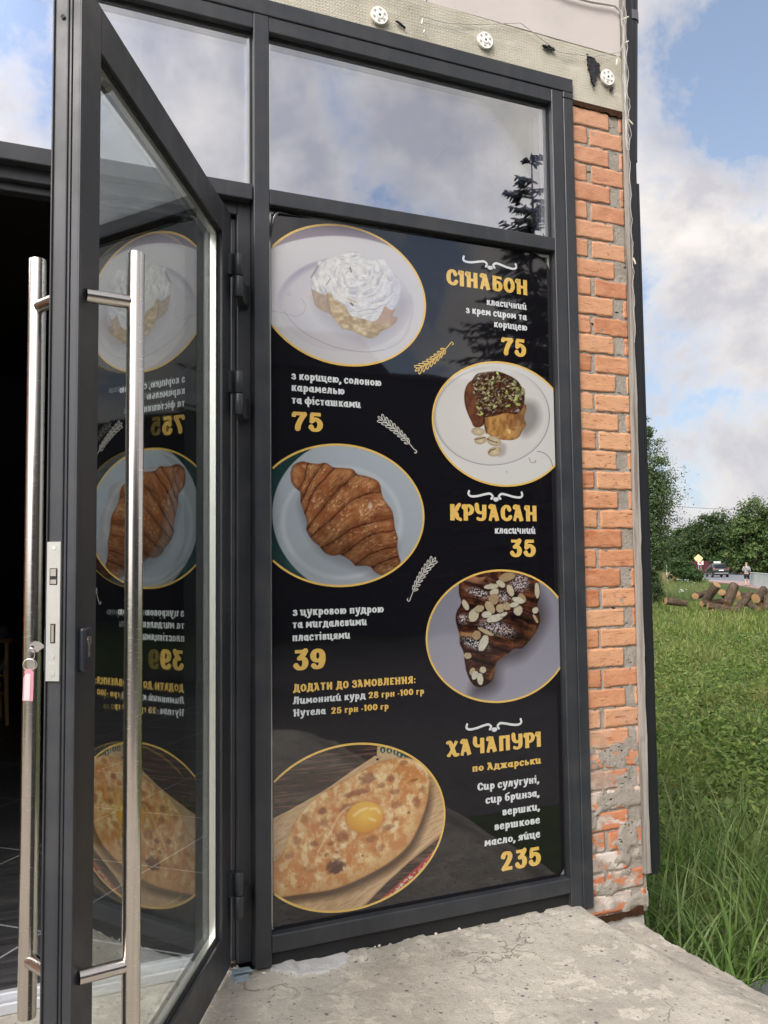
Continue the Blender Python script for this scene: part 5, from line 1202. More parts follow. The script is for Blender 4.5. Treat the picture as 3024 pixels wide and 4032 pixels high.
tag(obj('gravel_yard', b, mortar_mat('dark_gravel', (.10, .095, .09), (.17, .16, .15), 8)), 'dark gravel yard in front of the shop', 'yard', kind='structure')

# ---------------------------------------------------------------- grass (uncountable)
def blade_mat(name, cols, trans=.35):
    m, g = newmat(name)
    isl = g.n('ShaderNodeNewGeometry').outputs['Random Per Island']
    c = g.ramp(isl, [(i/(len(cols)-1), c) for i, c in enumerate(cols)])
    big = g.noise(g.coord(), .9, 4, .6); c = g.mix(g.ramp(big, [(.50, 0.0), (.70, .55)]), c, tuple(np.array(cols[-1])*np.array((1.15, 1.0, 1.0)))); c = g.mix(g.ramp(g.noise(g.coord(), .55, 5, .65), [(.36, .75), (.50, 0.0)]), c, tuple(np.array(cols[0])*np.array((.9, .9, .8)))); c = g.mix(g.ramp(g.noise(g.map(g.coord(), loc=(5, 3, 0)), 1.3, 5, .7), [(.60, 0.0), (.68, .6)]), c, (.28, .25, .12))
    a = g.n('ShaderNodeBsdfPrincipled', {'Base Color': c, 'Roughness': .55, 'Specular IOR Level': .3}).outputs[0]
    t = g.n('ShaderNodeBsdfTranslucent', {'Color': c}).outputs[0]
    finish(g, g.n('ShaderNodeMixShader', {0: trans, 1: a, 2: t}).outputs[0]); return m
def blades(name, P, hgt, wid, lean, m, rows=4, seed=3, droop=.5):
    r = np.random.default_rng(seed); n = len(P); az = r.uniform(0, 2*math.pi, n); fa = r.uniform(0, 2*math.pi, n)
    dirx, diry = np.cos(az), np.sin(az); wx_, wy_ = np.cos(fa), np.sin(fa)
    V = np.zeros((n, rows, 2, 3))
    for k in range(rows):
        t = k/(rows-1); off = hgt*lean*(t**1.8); z = hgt*(t-droop*lean*t**3*.55); w = wid*(1-t**1.6)*.5+wid*.02
        for j, sg in ((0, -1), (1, 1)):
            V[:, k, j, 0] = P[:, 0]+dirx*off+sg*wx_*w; V[:, k, j, 1] = P[:, 1]+diry*off+sg*wy_*w; V[:, k, j, 2] = P[:, 2]+z
    I = np.arange(n*rows*2).reshape(n, rows, 2)
    F = np.stack([I[:, :-1, 0], I[:, :-1, 1], I[:, 1:, 1], I[:, 1:, 0]], -1).reshape(-1, 4)
    return npmesh(name, V.reshape(-1, 3), F, m)
def wedge(n, r0, r1, a0, a1, seed, pw=0.0):
    r = np.random.default_rng(seed); az = rad(a0)+rad(a1-a0)*r.random(n); R_ = r0*(r1/r0)**r.random(n)
    P = np.stack([CAM[0]+R_*np.sin(az), CAM[1]+R_*np.cos(az), np.full(n, GZ-.01)], 1)
    ok = P[:, 0] > 2.32+.02*np.sin(P[:, 1]*3); return P[ok], R_[ok]
GREENS = [(.062, .104, .017), (.118, .188, .032), (.188, .262, .052), (.245, .305, .085), (.33, .31, .135)]
M_GRASS = blade_mat('meadow_grass', GREENS)
P, R_ = wedge(150000, 3.9, 44, 25, 58, 1); rg = np.random.default_rng(2)
cl = fbm(P[:, 0]*.8, P[:, 1]*.8, 4, 3); ht = (.07+.42*sstep(.40, .68, cl))*rg.uniform(.5, 1.2, len(P))*np.where(R_ < 9, 1.0, .75)
o = blades('grass', P, ht, .0065*np.maximum(1, R_/6.5)*rg.uniform(.6, 1.4, len(P)), rg.uniform(.15, .8, len(P)), M_GRASS); tag(o, 'meadow grass covering the field beside the shop', 'grass', kind='stuff')
P, R_ = wedge(2800, 3.75, 6.2, 37, 56, 5); k_ = ~((R_ < 4.35) & (np.degrees(np.arctan2(P[:, 0]-CAM[0], P[:, 1]-CAM[1])) > 46.6)); P, R_ = P[k_], R_[k_]; ht = rg.uniform(.38, .92, len(P))
o = blades('tall_grass', P, ht, rg.uniform(.010, .023, len(P)), rg.uniform(.15, .75, len(P)), blade_mat('tall_grass_blade', [(.045, .095, .018), (.095, .18, .038), (.165, .26, .07), (.25, .31, .135)]), 7, 8, .8); tag(o, 'long rank grass growing along the edge of the porch', 'grass', kind='stuff')
P, R_ = wedge(2600, 6.0, 20, 36, 56, 55); cl = fbm(P[:, 0]*.55, P[:, 1]*.55, 14, 3); k_ = cl > .52; P = P[k_]; ht = rg.uniform(.30, .72, len(P))
o = blades('seed_grass', P, ht, rg.uniform(.007, .013, len(P)), rg.uniform(.15, .7, len(P)), blade_mat('seed_grass_blade', [(.075, .13, .03), (.13, .20, .05), (.24, .27, .11)]), 5, 58, .7); tag(o, 'taller clumps of seeding grass standing out of the meadow', 'grass', kind='stuff')
P, R_ = wedge(900, 3.75, 30, 37, 56, 15); ht = rg.uniform(.15, .5, len(P))
o = blades('straw', P, ht, rg.uniform(.003, .006, len(P))*np.maximum(1, R_/7), rg.uniform(.5, 1.4, len(P)), blade_mat('dry_straw', [(.30, .23, .11), (.40, .31, .16), (.24, .20, .09)], .15), 4, 18); tag(o, 'dry straw stalks lying among the grass', 'straw', kind='stuff')
def leafquads(C, N_, size, seed, asp=.55, fold=.0):
    """diamond leaves at C with normals N_"""
    r = np.random.default_rng(seed); n = len(C); N_ = N_/np.linalg.norm(N_, axis=1)[:, None]
    t = r.normal(size=(n, 3)); t -= (t*N_).sum(1)[:, None]*N_; t /= np.linalg.norm(t, axis=1)[:, None]+1e-9; bt = np.cross(N_, t)
    s_ = size[:, None] if hasattr(size, '__len__') else size
    V = np.stack([C-t*s_*.5, C+bt*s_*asp*.5-t*s_*.05, C+t*s_*.5, C-bt*s_*asp*.5-t*s_*.05], 1)
    return V.reshape(-1, 3), np.arange(4*n).reshape(n, 4)
# weeds with broad leaves
P, R_ = wedge(5600, 4.2, 24, 28, 56, 22); rg = np.random.default_rng(23); C_, S_ = [], []
for p, rr in zip(P, R_):
    hh = rg.uniform(.12, .46); k = int(rg.integers(9, 20)); tt = rg.random(k)**.7
    lx, ly = rg.normal(0, .25, 2)
    C_.append(np.stack([p[0]+lx*tt*hh+rg.normal(0, .05, k), p[1]+ly*tt*hh+rg.normal(0, .05, k), p[2]+tt*hh], 1)); S_.append(rg.uniform(.035, .10, k))
C_ = np.concatenate(C_); S_ = np.concatenate(S_); N_ = rg.normal(0, .6, C_.shape)+np.array([0, 0, .8])
V, F = leafquads(C_, N_, S_, 24, .42); o = npmesh('weeds', V, F, blade_mat('weed_leaf', [(.055, .105, .02), (.118, .19, .036), (.21, .275, .068)], .3)); tag(o, 'leafy green weeds mixed into the grass', 'weeds', kind='stuff')
P = np.stack([un(x, y, z=GZ) for x, y in zip(rg.uniform(2610, 2715, 1500), rg.uniform(2276, 2296, 1500))]); P[:, 2] = GZ
o = blades('dry_grass', P, rg.uniform(.5, 1.0, len(P)), np.full(len(P), .035), rg.uniform(.05, .3, len(P)), blade_mat('brown_seed_grass', [(.22, .15, .07), (.30, .215, .11), (.25, .19, .085)], .15), 3, 31); tag(o, 'brown seeding grass in front of the bushes', 'grass', kind='stuff')
# tall pale meadow behind the logs
P = np.stack([un(x, y, z=GZ) for x, y in zip(rg.uniform(2590, 2790, 7000), 2292+70*rg.random(7000)**1.5)]); P[:, 2] = GZ
o = blades('meadow_grass', P, rg.uniform(.15, .55, len(P)), np.full(len(P), .03), rg.uniform(.1, .5, len(P)), blade_mat('pale_meadow_grass', [(.09, .145, .04), (.15, .20, .065), (.235, .25, .105)], .3), 3, 33); tag(o, 'pale taller meadow grass behind the log pile', 'grass', kind='stuff')
# white umbel flowers
M_PETAL = simple('white_petals', (.74, .76, .72), .7); M_STALK = simple('green_stalk', (.07, .13, .03), .7)
for k, (zx, zy, n_) in enumerate(((560, 712, 5), (603, 716, 5), (628, 585, 5), (590, 580, 4), (665, 600, 4), (525, 575, 4), (735, 625, 3))):
    px, py = 2500+zx*.3159, 2100+zy*.3159; dep = 38 if zy > 700 else 62
    top = at(px, py, dep); f = empty('white_umbel_plant', (top[0], top[1], GZ), 0, 'tall weed with white umbel flowers in the pale meadow grass', 'wild flower', 'white umbel weeds')
    b = NB()
    for i in range(n_):
        b2 = NB()
        dx, dy, dz = rg.uniform(-.16, .16), rg.uniform(-.16, .16), rg.uniform(-.10, .06); hh = top[2]-GZ+dz
        tube(b, [(0, 0, 0), (dx*.5, dy*.5, hh*.6), (dx, dy, hh)], .008, 5)
        for q_ in range(12):
            a, r_ = rg.uniform(0, 6.28), .05*math.sqrt(rg.random())*.8; bmesh.ops.create_icosphere(b2, subdivisions=1, radius=.010, matrix=Matrix.Translation((dx+r_*math.cos(a), dy+r_*math.sin(a), hh+.01)))
        obj('flower_head', b2, M_PETAL, f)
    obj('stalk', b, M_STALK, f)
# dark kerb stone by the porch
P = un(2940, 3862, z=-.52)
b = NB(); box(b, np.array((.0, -.62, GZ-.05)), np.array((.52, .0, -.52)), .012, Matrix.Translation((float(P[0]), float(P[1]), 0)) @ Matrix.Rotation(-.15, 4, 'Z'))
tag(obj('paving_slab', b, mortar_mat('dark_grey_slab', (.11, .115, .12), (.15, .155, .16), 12)), 'dark grey paving slab lying in the long grass below the porch', 'slab')

# ---------------------------------------------------------------- trees and bushes
M_BARK = wood_mat('tree_bark', (.06, .05, .04), (.13, .11, .085), (3, 3, .8))
def leafmat(name, cols, trans=.3): return blade_mat(name, cols, trans)
def tree(name, label, cat, base, ells, nleaf, lsize, m, group=None, trunk=.18, htrunk=None, clumps=40, spread=.28, seed=1, asp=.6, parent_trunk=True):
    r = np.random.default_rng(seed); base = np.array(base, float)
    o = empty(name, tuple(base), 0, label, cat, group)
    vol = np.array([e[3]*e[4]*e[5] for e in ells]); vol = vol/vol.sum(); C_, N_ = [], []
    for e, w in zip(ells, vol):
        nc = max(6, int(clumps*w)); u = r.normal(size=(nc, 3)); u /= np.linalg.norm(u, axis=1)[:, None]; rr = r.uniform(.35, 1.0, nc)**.6
        cc = np.array(e[:3])+u*rr[:, None]*np.array(e[3:6])*(.85+.3*r.random(nc))[:, None]
        k = max(1, int(nleaf*w/nc)); g_ = r.normal(size=(nc, k, 3)); R0 = spread*min(e[3:6])*r.uniform(.55, 1.35, nc)
        pts = cc[:, None, :]+g_*R0[:, None, None]*np.array([1, 1, .62]); C_.append(pts.reshape(-1, 3)); nn = g_*.8+np.array([0, 0, .7])+r.normal(0, .5, g_.shape); N_.append(nn.reshape(-1, 3))
    C_ = np.concatenate(C_); N_ = np.concatenate(N_); ok = C_[:, 2] > .03; C_, N_ = C_[ok], N_[ok]
    V, F = leafquads(C_, N_, lsize*r.uniform(.6, 1.35, len(C_)), seed+1, asp)
    npmesh('crown', V, F, m, o)
    if parent_trunk:
        b = NB(); ht = htrunk or max(e[2] for e in ells)
        pts = [(r.normal(0, .02*ht)*t, r.normal(0, .02*ht)*t, ht*t) for t in np.linspace(0, 1, 7)]
        tube(b, pts, [trunk*(1-.85*t)+.01 for t in np.linspace(0, 1, 7)], 9)
        for i in range(9):
            e = ells[int(r.integers(len(ells)))]; z0 = ht*r.uniform(.25, .85); u = r.normal(size=3)*np.array(e[3:6])*.6
            tip = np.array(e[:3])+u; p0 = np.array(pts[min(6, int(z0/ht*6))]); tube(b, [tuple(p0), tuple(p0*.5+tip*.5+np.array([0, 0, .1*ht*.3])), tuple(tip)], [trunk*.35, trunk*.22, .01], 6)
        obj('trunk', b, M_BARK, o)
    return o
L_MID = leafmat('aspen_leaf', [(.036, .068, .022), (.06, .105, .034), (.095, .15, .055), (.15, .195, .09)])
L_DARK = leafmat('dark_leaf', [(.018, .040, .011), (.032, .066, .017), (.055, .100, .026), (.095, .145, .044)])
L_LITE = leafmat('light_leaf', [(.028, .06, .014), (.055, .105, .026), (.095, .155, .042), (.15, .205, .066)])
L_BUSH = leafmat('bush_leaf', [(.024, .055, .014), (.045, .09, .022), (.075, .135, .035)])
def col_ells(dep, rows, basepx, gz=GZ):
    """rows: (py, px_centre, half width px) -> ellipsoids relative to the tree base"""
    B = at(*basepx, dep); B[2] = gz; out = []
    ps = dep/FPX
    for py, pxc, hw, hh in rows:
        P = at(pxc, py, dep)-B; out.append((P[0], P[1], P[2], hw*ps, hw*ps, hh*ps))
    return B, out
B, E = col_ells(40, [(1700, 2520, 50, 120), (1830, 2530, 90, 130), (1960, 2545, 125, 130), (2080, 2540, 105, 110), (2190, 2530, 90, 100), (2290, 2530, 75, 90)], (2535, 2380))
tree('aspen_tree', 'leafy mid green aspen standing just behind the corner of the shop', 'tree', B, E, 46000, .10, L_MID, None, .13, 8.5, 330, .20, 3)
GT = 'trees across the road'
for k, (dep, rows, bp, m, n, ls, lab) in enumerate((
    (132, [(2090, 2795, 90, 75), (2160, 2750, 80, 70), (2150, 2850, 75, 75), (2215, 2800, 95, 45)], (2795, 2250), L_DARK, 24000, .40, 'broad round dark green tree behind the dark car'),
    (112, [(2040, 2985, 75, 75), (2110, 2940, 75, 70), (2120, 3030, 90, 80), (2190, 2960, 90, 60)], (2975, 2262), L_LITE, 24000, .36, 'tall light green tree rising behind the walking man'),
    (150, [(2130, 2690, 55, 60), (2190, 2680, 70, 50)], (2690, 2245), L_DARK, 7000, .45, 'dark tree behind the yellow diamond sign and bushes'),
    (112, [(2060, 3150, 110, 100), (2160, 3150, 130, 80)], (3150, 2264), L_DARK, 9000, .42, 'dark tree at the right end of the row behind the concrete barrier'),
    (122, [(2205, 2875, 52, 40), (2225, 2845, 42, 30)], (2865, 2258), L_BUSH, 8000, .30, 'low dark green tree between the car and the utility pole'),
    (116, [(2195, 2955, 70, 48), (2215, 3010, 70, 42), (2222, 2920, 40, 36)], (2960, 2260), L_BUSH, 9000, .30, 'dense dark shrubby tree hanging low behind the walking man'),
    (140, [(2110, 2380, 100, 85), (2180, 2400, 120, 60)], (2390, 2250), L_DARK, 9000, .45, 'dark tree hidden behind the shop beyond the aspen'),
    (150, [(2120, 2180, 110, 80), (2190, 2160, 130, 55)], (2170, 2247), L_DARK, 9000, .48, 'broad dark tree far behind the shop, left of its hidden neighbours'),
    (145, [(2130, 1960, 110, 75), (2190, 1930, 130, 55)], (1950, 2247), L_LITE, 9000, .48, 'light green tree far behind the shop, leftmost of the row'),
    (165, [(2160, 2620, 90, 55), (2175, 2560, 80, 50)], (2600, 2240), L_DARK, 7000, .5, 'far dark tree low behind the aspen'))):
    B, E = col_ells(dep, rows, bp); tree('leafy_tree', lab, 'tree', B, E, n, ls, m, GT, .3, None, 170, .25, 40+k)
for k, (dep, rows, bp, m, n, lab) in enumerate((
    (72, [(2225, 2665, 42, 32), (2240, 2700, 42, 30), (2262, 2680, 50, 24)], (2685, 2290), L_BUSH, 7000, 'large green bush beside the thin white post'),
    (70, [(2268, 2740, 30, 26), (2255, 2722, 26, 22)], (2738, 2296), L_BUSH, 5000, 'rounded dark bush at the road edge in front of the diamond sign'),
    (41, [(2300, 2570, 34, 40), (2345, 2590, 26, 34)], (2578, 2385), L_MID, 3500, 'small bush low beside the shop corner under the aspen'))):
    B, E = col_ells(dep, rows, bp); tree('bush', lab, 'bush', B, E, n, .16 if dep > 50 else .085, m, 'bushes by the roadside', .04, None, 110, .26, 70+k)
# spruces standing in front of the shop (seen mirrored in the window)
def spruce(px, py, t, hbase, label, seed, kr=.40, top_bare=.9):
    V_ = at(px, py, t); tip = np.array([V_[0], 2*.036-V_[1], V_[2]]); r = np.random.default_rng(seed)
    o = empty('spruce_tree', (tip[0], tip[1], GZ), 0, label, 'tree', 'spruces in front of the shop'); H_ = tip[2]-GZ; b = NB()
    tube(b, [(0, 0, 0), (0, 0, H_*.5), (0, 0, H_)], [.16, .09, .008], 8); C0, C1 = [], []
    z = hbase
    while z < H_-.12:
        Rm = min(kr*(H_-z)+.12, 2.6); nb = int(r.integers(6, 9)) if z < H_-1.0 else int(r.integers(4, 6))
        for k in range(nb):
            a = r.uniform(0, 6.28); L = Rm*r.uniform(.65, 1.15); rise = .42 if z > H_-1.5 else .12
            P_ = [np.array([math.cos(a)*L*t_, math.sin(a)*L*t_, z+L*(rise*t_-.30*t_*t_+(.22*t_**4))]) for t_ in np.linspace(0, 1, 6)]
            tube(b, [tuple(p) for p in P_], [.018, .015, .012, .010, .007, .003], 4, False)
            bare = .35 if z > H_-1.1 else .10
            ns = int(10+L*22)
            for j in range(ns):
                t_ = bare+(1-bare)*r.random(); i = min(4, int(t_*5)); c = P_[i]+(P_[i+1]-P_[i])*(t_*5-i)
                ln = (.10+.22*(1-t_)*min(L, 1.4))*r.uniform(.6, 1.3); sd = 1 if r.random() < .5 else -1
                dv = np.array([math.cos(a)*.55-sd*math.sin(a)*.8, math.sin(a)*.55+sd*math.cos(a)*.8, -.45*r.random()]); C0.append(c); C1.append(c+dv*ln)
        z += r.uniform(.16, .30) if z > H_-2 else r.uniform(.22, .36)
    obj('trunk', b, M_BARK, o); C0, C1 = np.array(C0), np.array(C1); VV, FF = [], []
    for ang in (0, 1.05, 2.1):
        ax_ = C1-C0; ax_ /= np.linalg.norm(ax_, axis=1)[:, None]; sd = np.cross(ax_, np.array([0, 0, 1.0])); sd /= np.linalg.norm(sd, axis=1)[:, None]+1e-9; up = np.cross(sd, ax_)
        w = (sd*math.cos(ang)+up*math.sin(ang))*.020; i0 = sum(len(v) for v in VV)
        q_ = np.stack([C0-w, C0+w, C1+w*.5, C1-w*.5], 1).reshape(-1, 3); VV.append(q_); FF.append(np.arange(len(q_)).reshape(-1, 4)+i0)
    npmesh('crown', np.concatenate(VV), np.concatenate(FF), leafmat('spruce_needles', [(.012, .026, .012), (.020, .040, .018), (.032, .058, .026)], .1), o)
spruce(2090, 600, 16.0, 1.0, 'dark spruce in front of the shop mirrored in the right upper window', 5)
spruce(318, 585, 15.0, 2.6, 'dark spruce in front of the shop mirrored in the upper pane over the door', 9, .26)
# house across the yard, dark against the sky
YH = 20.0
def mir(px, py): P = un(px, py, y=YH); return (P[0], P[2])
hs = empty('opposite_house', (5.0, -YH, GZ), 0, 'dark plain house across the yard mirrored in the menu film', 'house')
M_HW = simple('dark_house_wall', (.030, .030, .034), .85, 0, .2, .7); M_HR = simple('dark_roof_sheet', (.026, .026, .030), .7, 0, .2, .6)
pe, pa, pr, pr2 = mir(1537, 1483), mir(1427, 1325), mir(1070, 1369), mir(1800, 1449)
b = NB(); prism(b, [(-9.0, GZ), (pr2[0]+16, GZ), (pr2[0]+16, pe[1]-.02), (-9.0, pe[1]-.02)], 'y', -YH-7, -YH); o = obj('wall', recalc(b), M_HW, hs); o.location = -Vector(hs.location)
b = NB(); prism(b, [(-9.4, pe[1]), (pe[0], pe[1]), (pa[0], pa[1]), (-9.4, pa[1]-.35)], 'y', -YH-7.2, -YH+.2)
prism(b, [(pe[0]+.004, pe[1]-.015), (pr2[0]+16.4, pe[1]-.015), (pr2[0]+16.4, pe[1]+.12), (pe[0]+.004, pe[1]+.10)], 'y', -YH-7.2, -YH+.25); o = obj('roof', recalc(b), M_HR, hs); o.location = -Vector(hs.location)
# ================================================================ THINGS ALONG THE ROAD
ZQ = lambda x, y: (2500+x*.3159, 2100+y*.3159)
# ---- log pile
def bark_mat():
    m, g = newmat('oak_bark'); co = g.coord()
    n1 = g.noise(g.map(co, scale=(24, 24, 4.5)), 1.0, 6, .7, dist=1.0); n2 = g.noise(co, 3, 4, .6)
    c = g.ramp(n1, [(.33, (.022, .015, .010)), (.5, (.085, .060, .040)), (.72, (.21, .165, .12))]); c = g.mix(g.ramp(n2, [(.55, 0.0), (.7, .4)]), c, (.20, .18, .15))
    finish(g, pbsdf(g, c, .95, 0, n1, 1.0, .03, .1)); return m
def cut_mat():
    m, g = newmat('sawn_log_end'); co = g.coord()
    w = g.n('ShaderNodeTexWave', {'Vector': co, 'Scale': 9.0, 'Distortion': 2.0, 'Detail': 3.0}, wave_type='RINGS', rings_direction='Z').outputs[1]
    c = g.mix(g.ramp(w, [(.2, 0.0), (.8, .5)]), (.33, .20, .085), (.22, .125, .05)); c = g.mix(g.ramp(g.noise(co, 4, 4, .6), [(.45, 0.0), (.7, .7)]), c, (.22, .13, .065))
    finish(g, pbsdf(g, c, .9)); return m
M_LOGB, M_LOGC = bark_mat(), cut_mat()
def log(A, dA, B, dB, r, label, seed, bend=0.0):
    a, c = at(*ZQ(*A), dA), at(*ZQ(*B), dB); ax_ = c-a; L = float(np.linalg.norm(ax_)); rr = np.random.default_rng(seed)
    o = empty('cut_log', tuple(a), 0, label, 'log', 'cut logs in the pile'); o.rotation_euler = Vector(ax_).to_track_quat('Z', 'Y').to_euler()
    b = NB(); n, m_ = 22, 9; rings = []; ph = rr.uniform(0, 6)
    for j in range(m_):
        t = j/(m_-1); row = []
        for k in range(n):
            q_ = 2*math.pi*k/n; R0 = r*(1+.10*math.sin(2*q_+ph)+.10*(float(vnoise(np.array(k*.9+seed), np.array(t*7), seed))-.5)+.08*(1-t)+.05*math.sin(t*5+ph))
            row.append(b.verts.new((R0*math.cos(q_)+bend*L*4*t*(1-t), R0*math.sin(q_), L*t)))
        rings.append(row)
    for x, y in zip(rings, rings[1:]):
        for k in range(n): b.faces.new((x[k], x[(k+1) % n], y[(k+1) % n], y[k])).smooth = True
    b2 = NB()
    for row, dz in ((rings[0], -.004), (rings[-1], .004)):
        vs = [b2.verts.new((v.co.x*.96, v.co.y*.96, v.co.z+dz)) for v in row]; vs2 = [b2.verts.new((v.co.x*.99, v.co.y*.99, v.co.z-dz*3)) for v in row]
        b2.faces.new(vs if dz > 0 else list(reversed(vs)))
        for k in range(n): b2.faces.new((vs[k], vs[(k+1) % n], vs2[(k+1) % n], vs2[k]))
    obj('bark', b, M_LOGB, o); obj('cut_end', recalc(b2), M_LOGC, o)
for k, a in enumerate((
    ((385, 842), 33.0, (640, 872), 33.1, .125, 'weathered log lying apart at the left end of the log pile'),
    ((1022, 640), 32.7, (872, 850), 33.3, .145, 'log leaning up steeply to the right with its sawn end facing up'),
    ((752, 782), 33.3, (930, 735), 34.3, .125, 'log lying across the back of the pile at its left with a round end'),
    ((1085, 738), 33.4, (1150, 800), 34.4, .13, 'short log with a pale sawn end between the two upright ones'),
    ((1238, 655), 33.1, (1150, 885), 32.6, .195, 'thick upright log with heavy bark standing in the middle of the pile'),
    ((1445, 755), 33.4, (1225, 985), 32.3, .135, 'long mossy log sloping down to the left in front of the pile'),
    ((1508, 812), 32.6, (1610, 705), 33.8, .165, 'pale barked log with a big round orange sawn end'),
    ((1652, 800), 33.0, (1636, 990), 32.6, .155, 'grey log standing upright at the right end of the pile'),
    ((905, 905), 32.6, (1200, 945), 32.5, .12, 'long log lying flat along the front of the pile'),
    ((965, 975), 32.2, (1200, 985), 32.3, .095, 'thin low log half hidden in the grass at the very front'),
    ((830, 880), 33.0, (1100, 850), 33.4, .11, 'dark log lying in the middle under the steep leaning one'),
    ((1420, 880), 33.0, (1540, 955), 32.4, .115, 'short log with bark peeling lying low below the round orange end'),
    ((1300, 812), 33.5, (1400, 800), 34.3, .11, 'short log with yellow sawn end wedged right of the thick upright one'),
    ((1552, 890), 32.9, (1640, 850), 33.8, .12, 'reddish ended log tucked beneath the pale barked one'),
    ((1285, 760), 34.2, (1400, 790), 34.6, .12, 'dark log at the back right of the thick upright one'))): log(*a, 100+k, .02 if k in (5, 8) else 0)
# ---- road signs
M_GALV = simple('galvanised_pole', (.45, .46, .46), .5, .3); M_SBACK = simple('faded_yellow_sign', (.58, .50, .25), .5, 0, .08, 2); M_SRED = simple('red_sign_paint', (.55, .035, .03), .4); M_SWH = simple('white_sign_paint', (.80, .80, .78), .4)
def facing(P): return math.atan2(-(P[0]-CAM[0]), (P[1]-CAM[1]))
P = at(2752, 2258, 96); P[2] = GZ; sg = empty('diamond_sign', tuple(P), facing(P), 'pale yellow diamond road sign on a grey pole', 'road sign')
b = NB(); tube(b, [(0, .03, 0), (0, .03, 2.35)], .032, 10); obj('pole', b, M_GALV, sg)
zc = at(2751, 2199, 96)[2]-GZ; b = NB(); prism(b, [(.53*math.cos(a), zc+.53*math.sin(a)) for a in (0, math.pi/2, math.pi, 1.5*math.pi)], 'y', -.012, .0); bmesh.ops.bevel(b, geom=[e for e in b.edges if abs(e.verts[0].co.y-e.verts[1].co.y) > .005], offset=.05, segments=3, affect='EDGES'); obj('sign_plate', recalc(b), M_SBACK, sg)
b = NB(); prism(b, [(-.03, zc-.45), (.03, zc-.45), (.03, zc+.45), (-.03, zc+.45)], 'y', -.02, -.0125); obj('back_rail', recalc(b), M_GALV, sg)
P = at(2761, 2256, 104); P[2] = GZ; sg = empty('arrow_sign', tuple(P), facing(P), 'white board with a red arrow pointing left behind the diamond sign', 'road sign')
b = NB(); tube(b, [(0, .03, 0), (0, .03, 1.5)], .03, 10); obj('pole', b, M_GALV, sg)
zc = at(2762, 2216, 104)[2]-GZ; b = NB(); box(b, np.array((-.36, -.012, zc-.24)), np.array((.30, .0, zc+.24)), .004); obj('sign_plate', b, M_SWH, sg)
b = NB(); prism(b, [(-.30, zc), (.05, zc+.21), (.25, zc+.21), (-.02, zc), (.25, zc-.21), (.05, zc-.21)], 'y', -.0165, -.0125); obj('red_arrow', recalc(b), M_SRED, sg)
P = at(2628, 2286, 76); P[2] = GZ; sg = empty('marker_post', tuple(P), facing(P), 'thin white post with a narrow plate beside the bushes', 'post')
b = NB(); tube(b, [(0, 0, 0), (-.03, 0, 1.0), (-.05, 0, 2.0)], .030, 10); obj('pole', b, simple('white_post_paint', (.72, .74, .74), .5), sg)
b = NB(); box(b, np.array((-.16, -.05, 1.55)), np.array((-.085, .05, 2.0)), .004); obj('sign_plate', b, M_GALV, sg)
# ---- burgundy sheet fence
fP = [at(2700, 2253, 128), at(2798, 2253, 124), at(2803, 2253, 136)]
fc = empty('sheet_fence', (float(fP[0][0]), float(fP[0][1]), GZ), 0, 'burgundy profiled sheet metal fence behind the signs', 'fence'); M_BURG = simple('burgundy_sheet', (.075, .014, .020), .45, 0, .1, .5)
zt = at(2750, 2209, 126)[2]; b = NB()
for A, Bq in zip(fP, fP[1:]):
    n = 60; dv = (Bq-A)/n; nn = np.array([-dv[1], dv[0], 0]); nn /= np.linalg.norm(nn); prev = None
    for i in range(n+1):
        p = A+dv*i+nn*(.03 if (i//2) % 2 else 0); cur = (b.verts.new((p[0], p[1], GZ)), b.verts.new((p[0], p[1], zt)))
        if prev: b.faces.new((prev[0], cur[0], cur[1], prev[1]))
        prev = cur
o = obj('sheet_panel', b, M_BURG, fc); o.location = -Vector(fc.location); so_ = o.modifiers.new('thick', 'SOLIDIFY'); so_.thickness = .02
for P in (fP[0], fP[1], fP[2]):
    b = NB(); box(b, np.array((P[0]-.05, P[1]-.05, GZ)), np.array((P[0]+.05, P[1]+.05, zt+.05)), .004); o = obj('post', b, M_BURG, fc); o.location = -Vector(fc.location)
# ---- white concrete barrier by the pavement
A, Bq = un(2956, 2309, z=GZ), un(3190, 2352, z=GZ); dv = Bq-A; L = float(np.linalg.norm(dv)); fw = empty('concrete_barrier', tuple(A), math.atan2(dv[1], dv[0]), 'pale grey low concrete panel wall beside the walking man', 'wall')
M_PANEL = mortar_mat('pale_concrete_panel', (.47, .50, .48), (.55, .575, .55), 1.2)
x = 0.0; npan = 7; wpan = L/npan
for k in range(npan):
    b = NB(); box(b, np.array((x+.012, -.06, .0)), np.array((x+wpan-.012, .06, 1.06)), .012); obj('wall_panel', b, M_PANEL, fw); x += wpan
b = NB(); box(b, np.array((-.03, -.085, 1.064)), np.array((L+.03, .085, 1.12)), .012); obj('coping', b, M_PANEL, fw)
# ---- utility pole and wires
P = at(2900, 2254, 116); P[2] = GZ; up_ = empty('utility_pole', tuple(P), 0, 'grey brown concrete utility pole under the light green tree', 'pole')
b = NB(); tube(b, [(0, 0, 0), (0, 0, 8.2)], [.20, .13], 12); obj('shaft', b, mortar_mat('old_concrete_pole', (.27, .23, .17), (.36, .31, .24), 2), up_)
b = NB(); box(b, np.array((-.9, -.05, 7.6)), np.array((.9, .05, 7.7)), .01); obj('crossarm', b, M_GALV, up_)
M_WIRE = simple('dark_wire', (.05, .05, .055), .6)
def wire(A, B, sag, r, lab):
    A, B = np.array(A), np.array(B); b = NB(); tube(b, [tuple(A+(B-A)*t-np.array([0, 0, sag*4*t*(1-t)])) for t in np.linspace(0, 1, 18)], r, 5); tag(obj('overhead_wire', b, M_WIRE), lab, 'wire', 'overhead wires')
wire(at(2500, 1975, 88), at(3160, 1995, 100), .55, .022, 'single thin wire crossing the open sky above the trees')
tp = P+np.array([0, 0, 7.7])
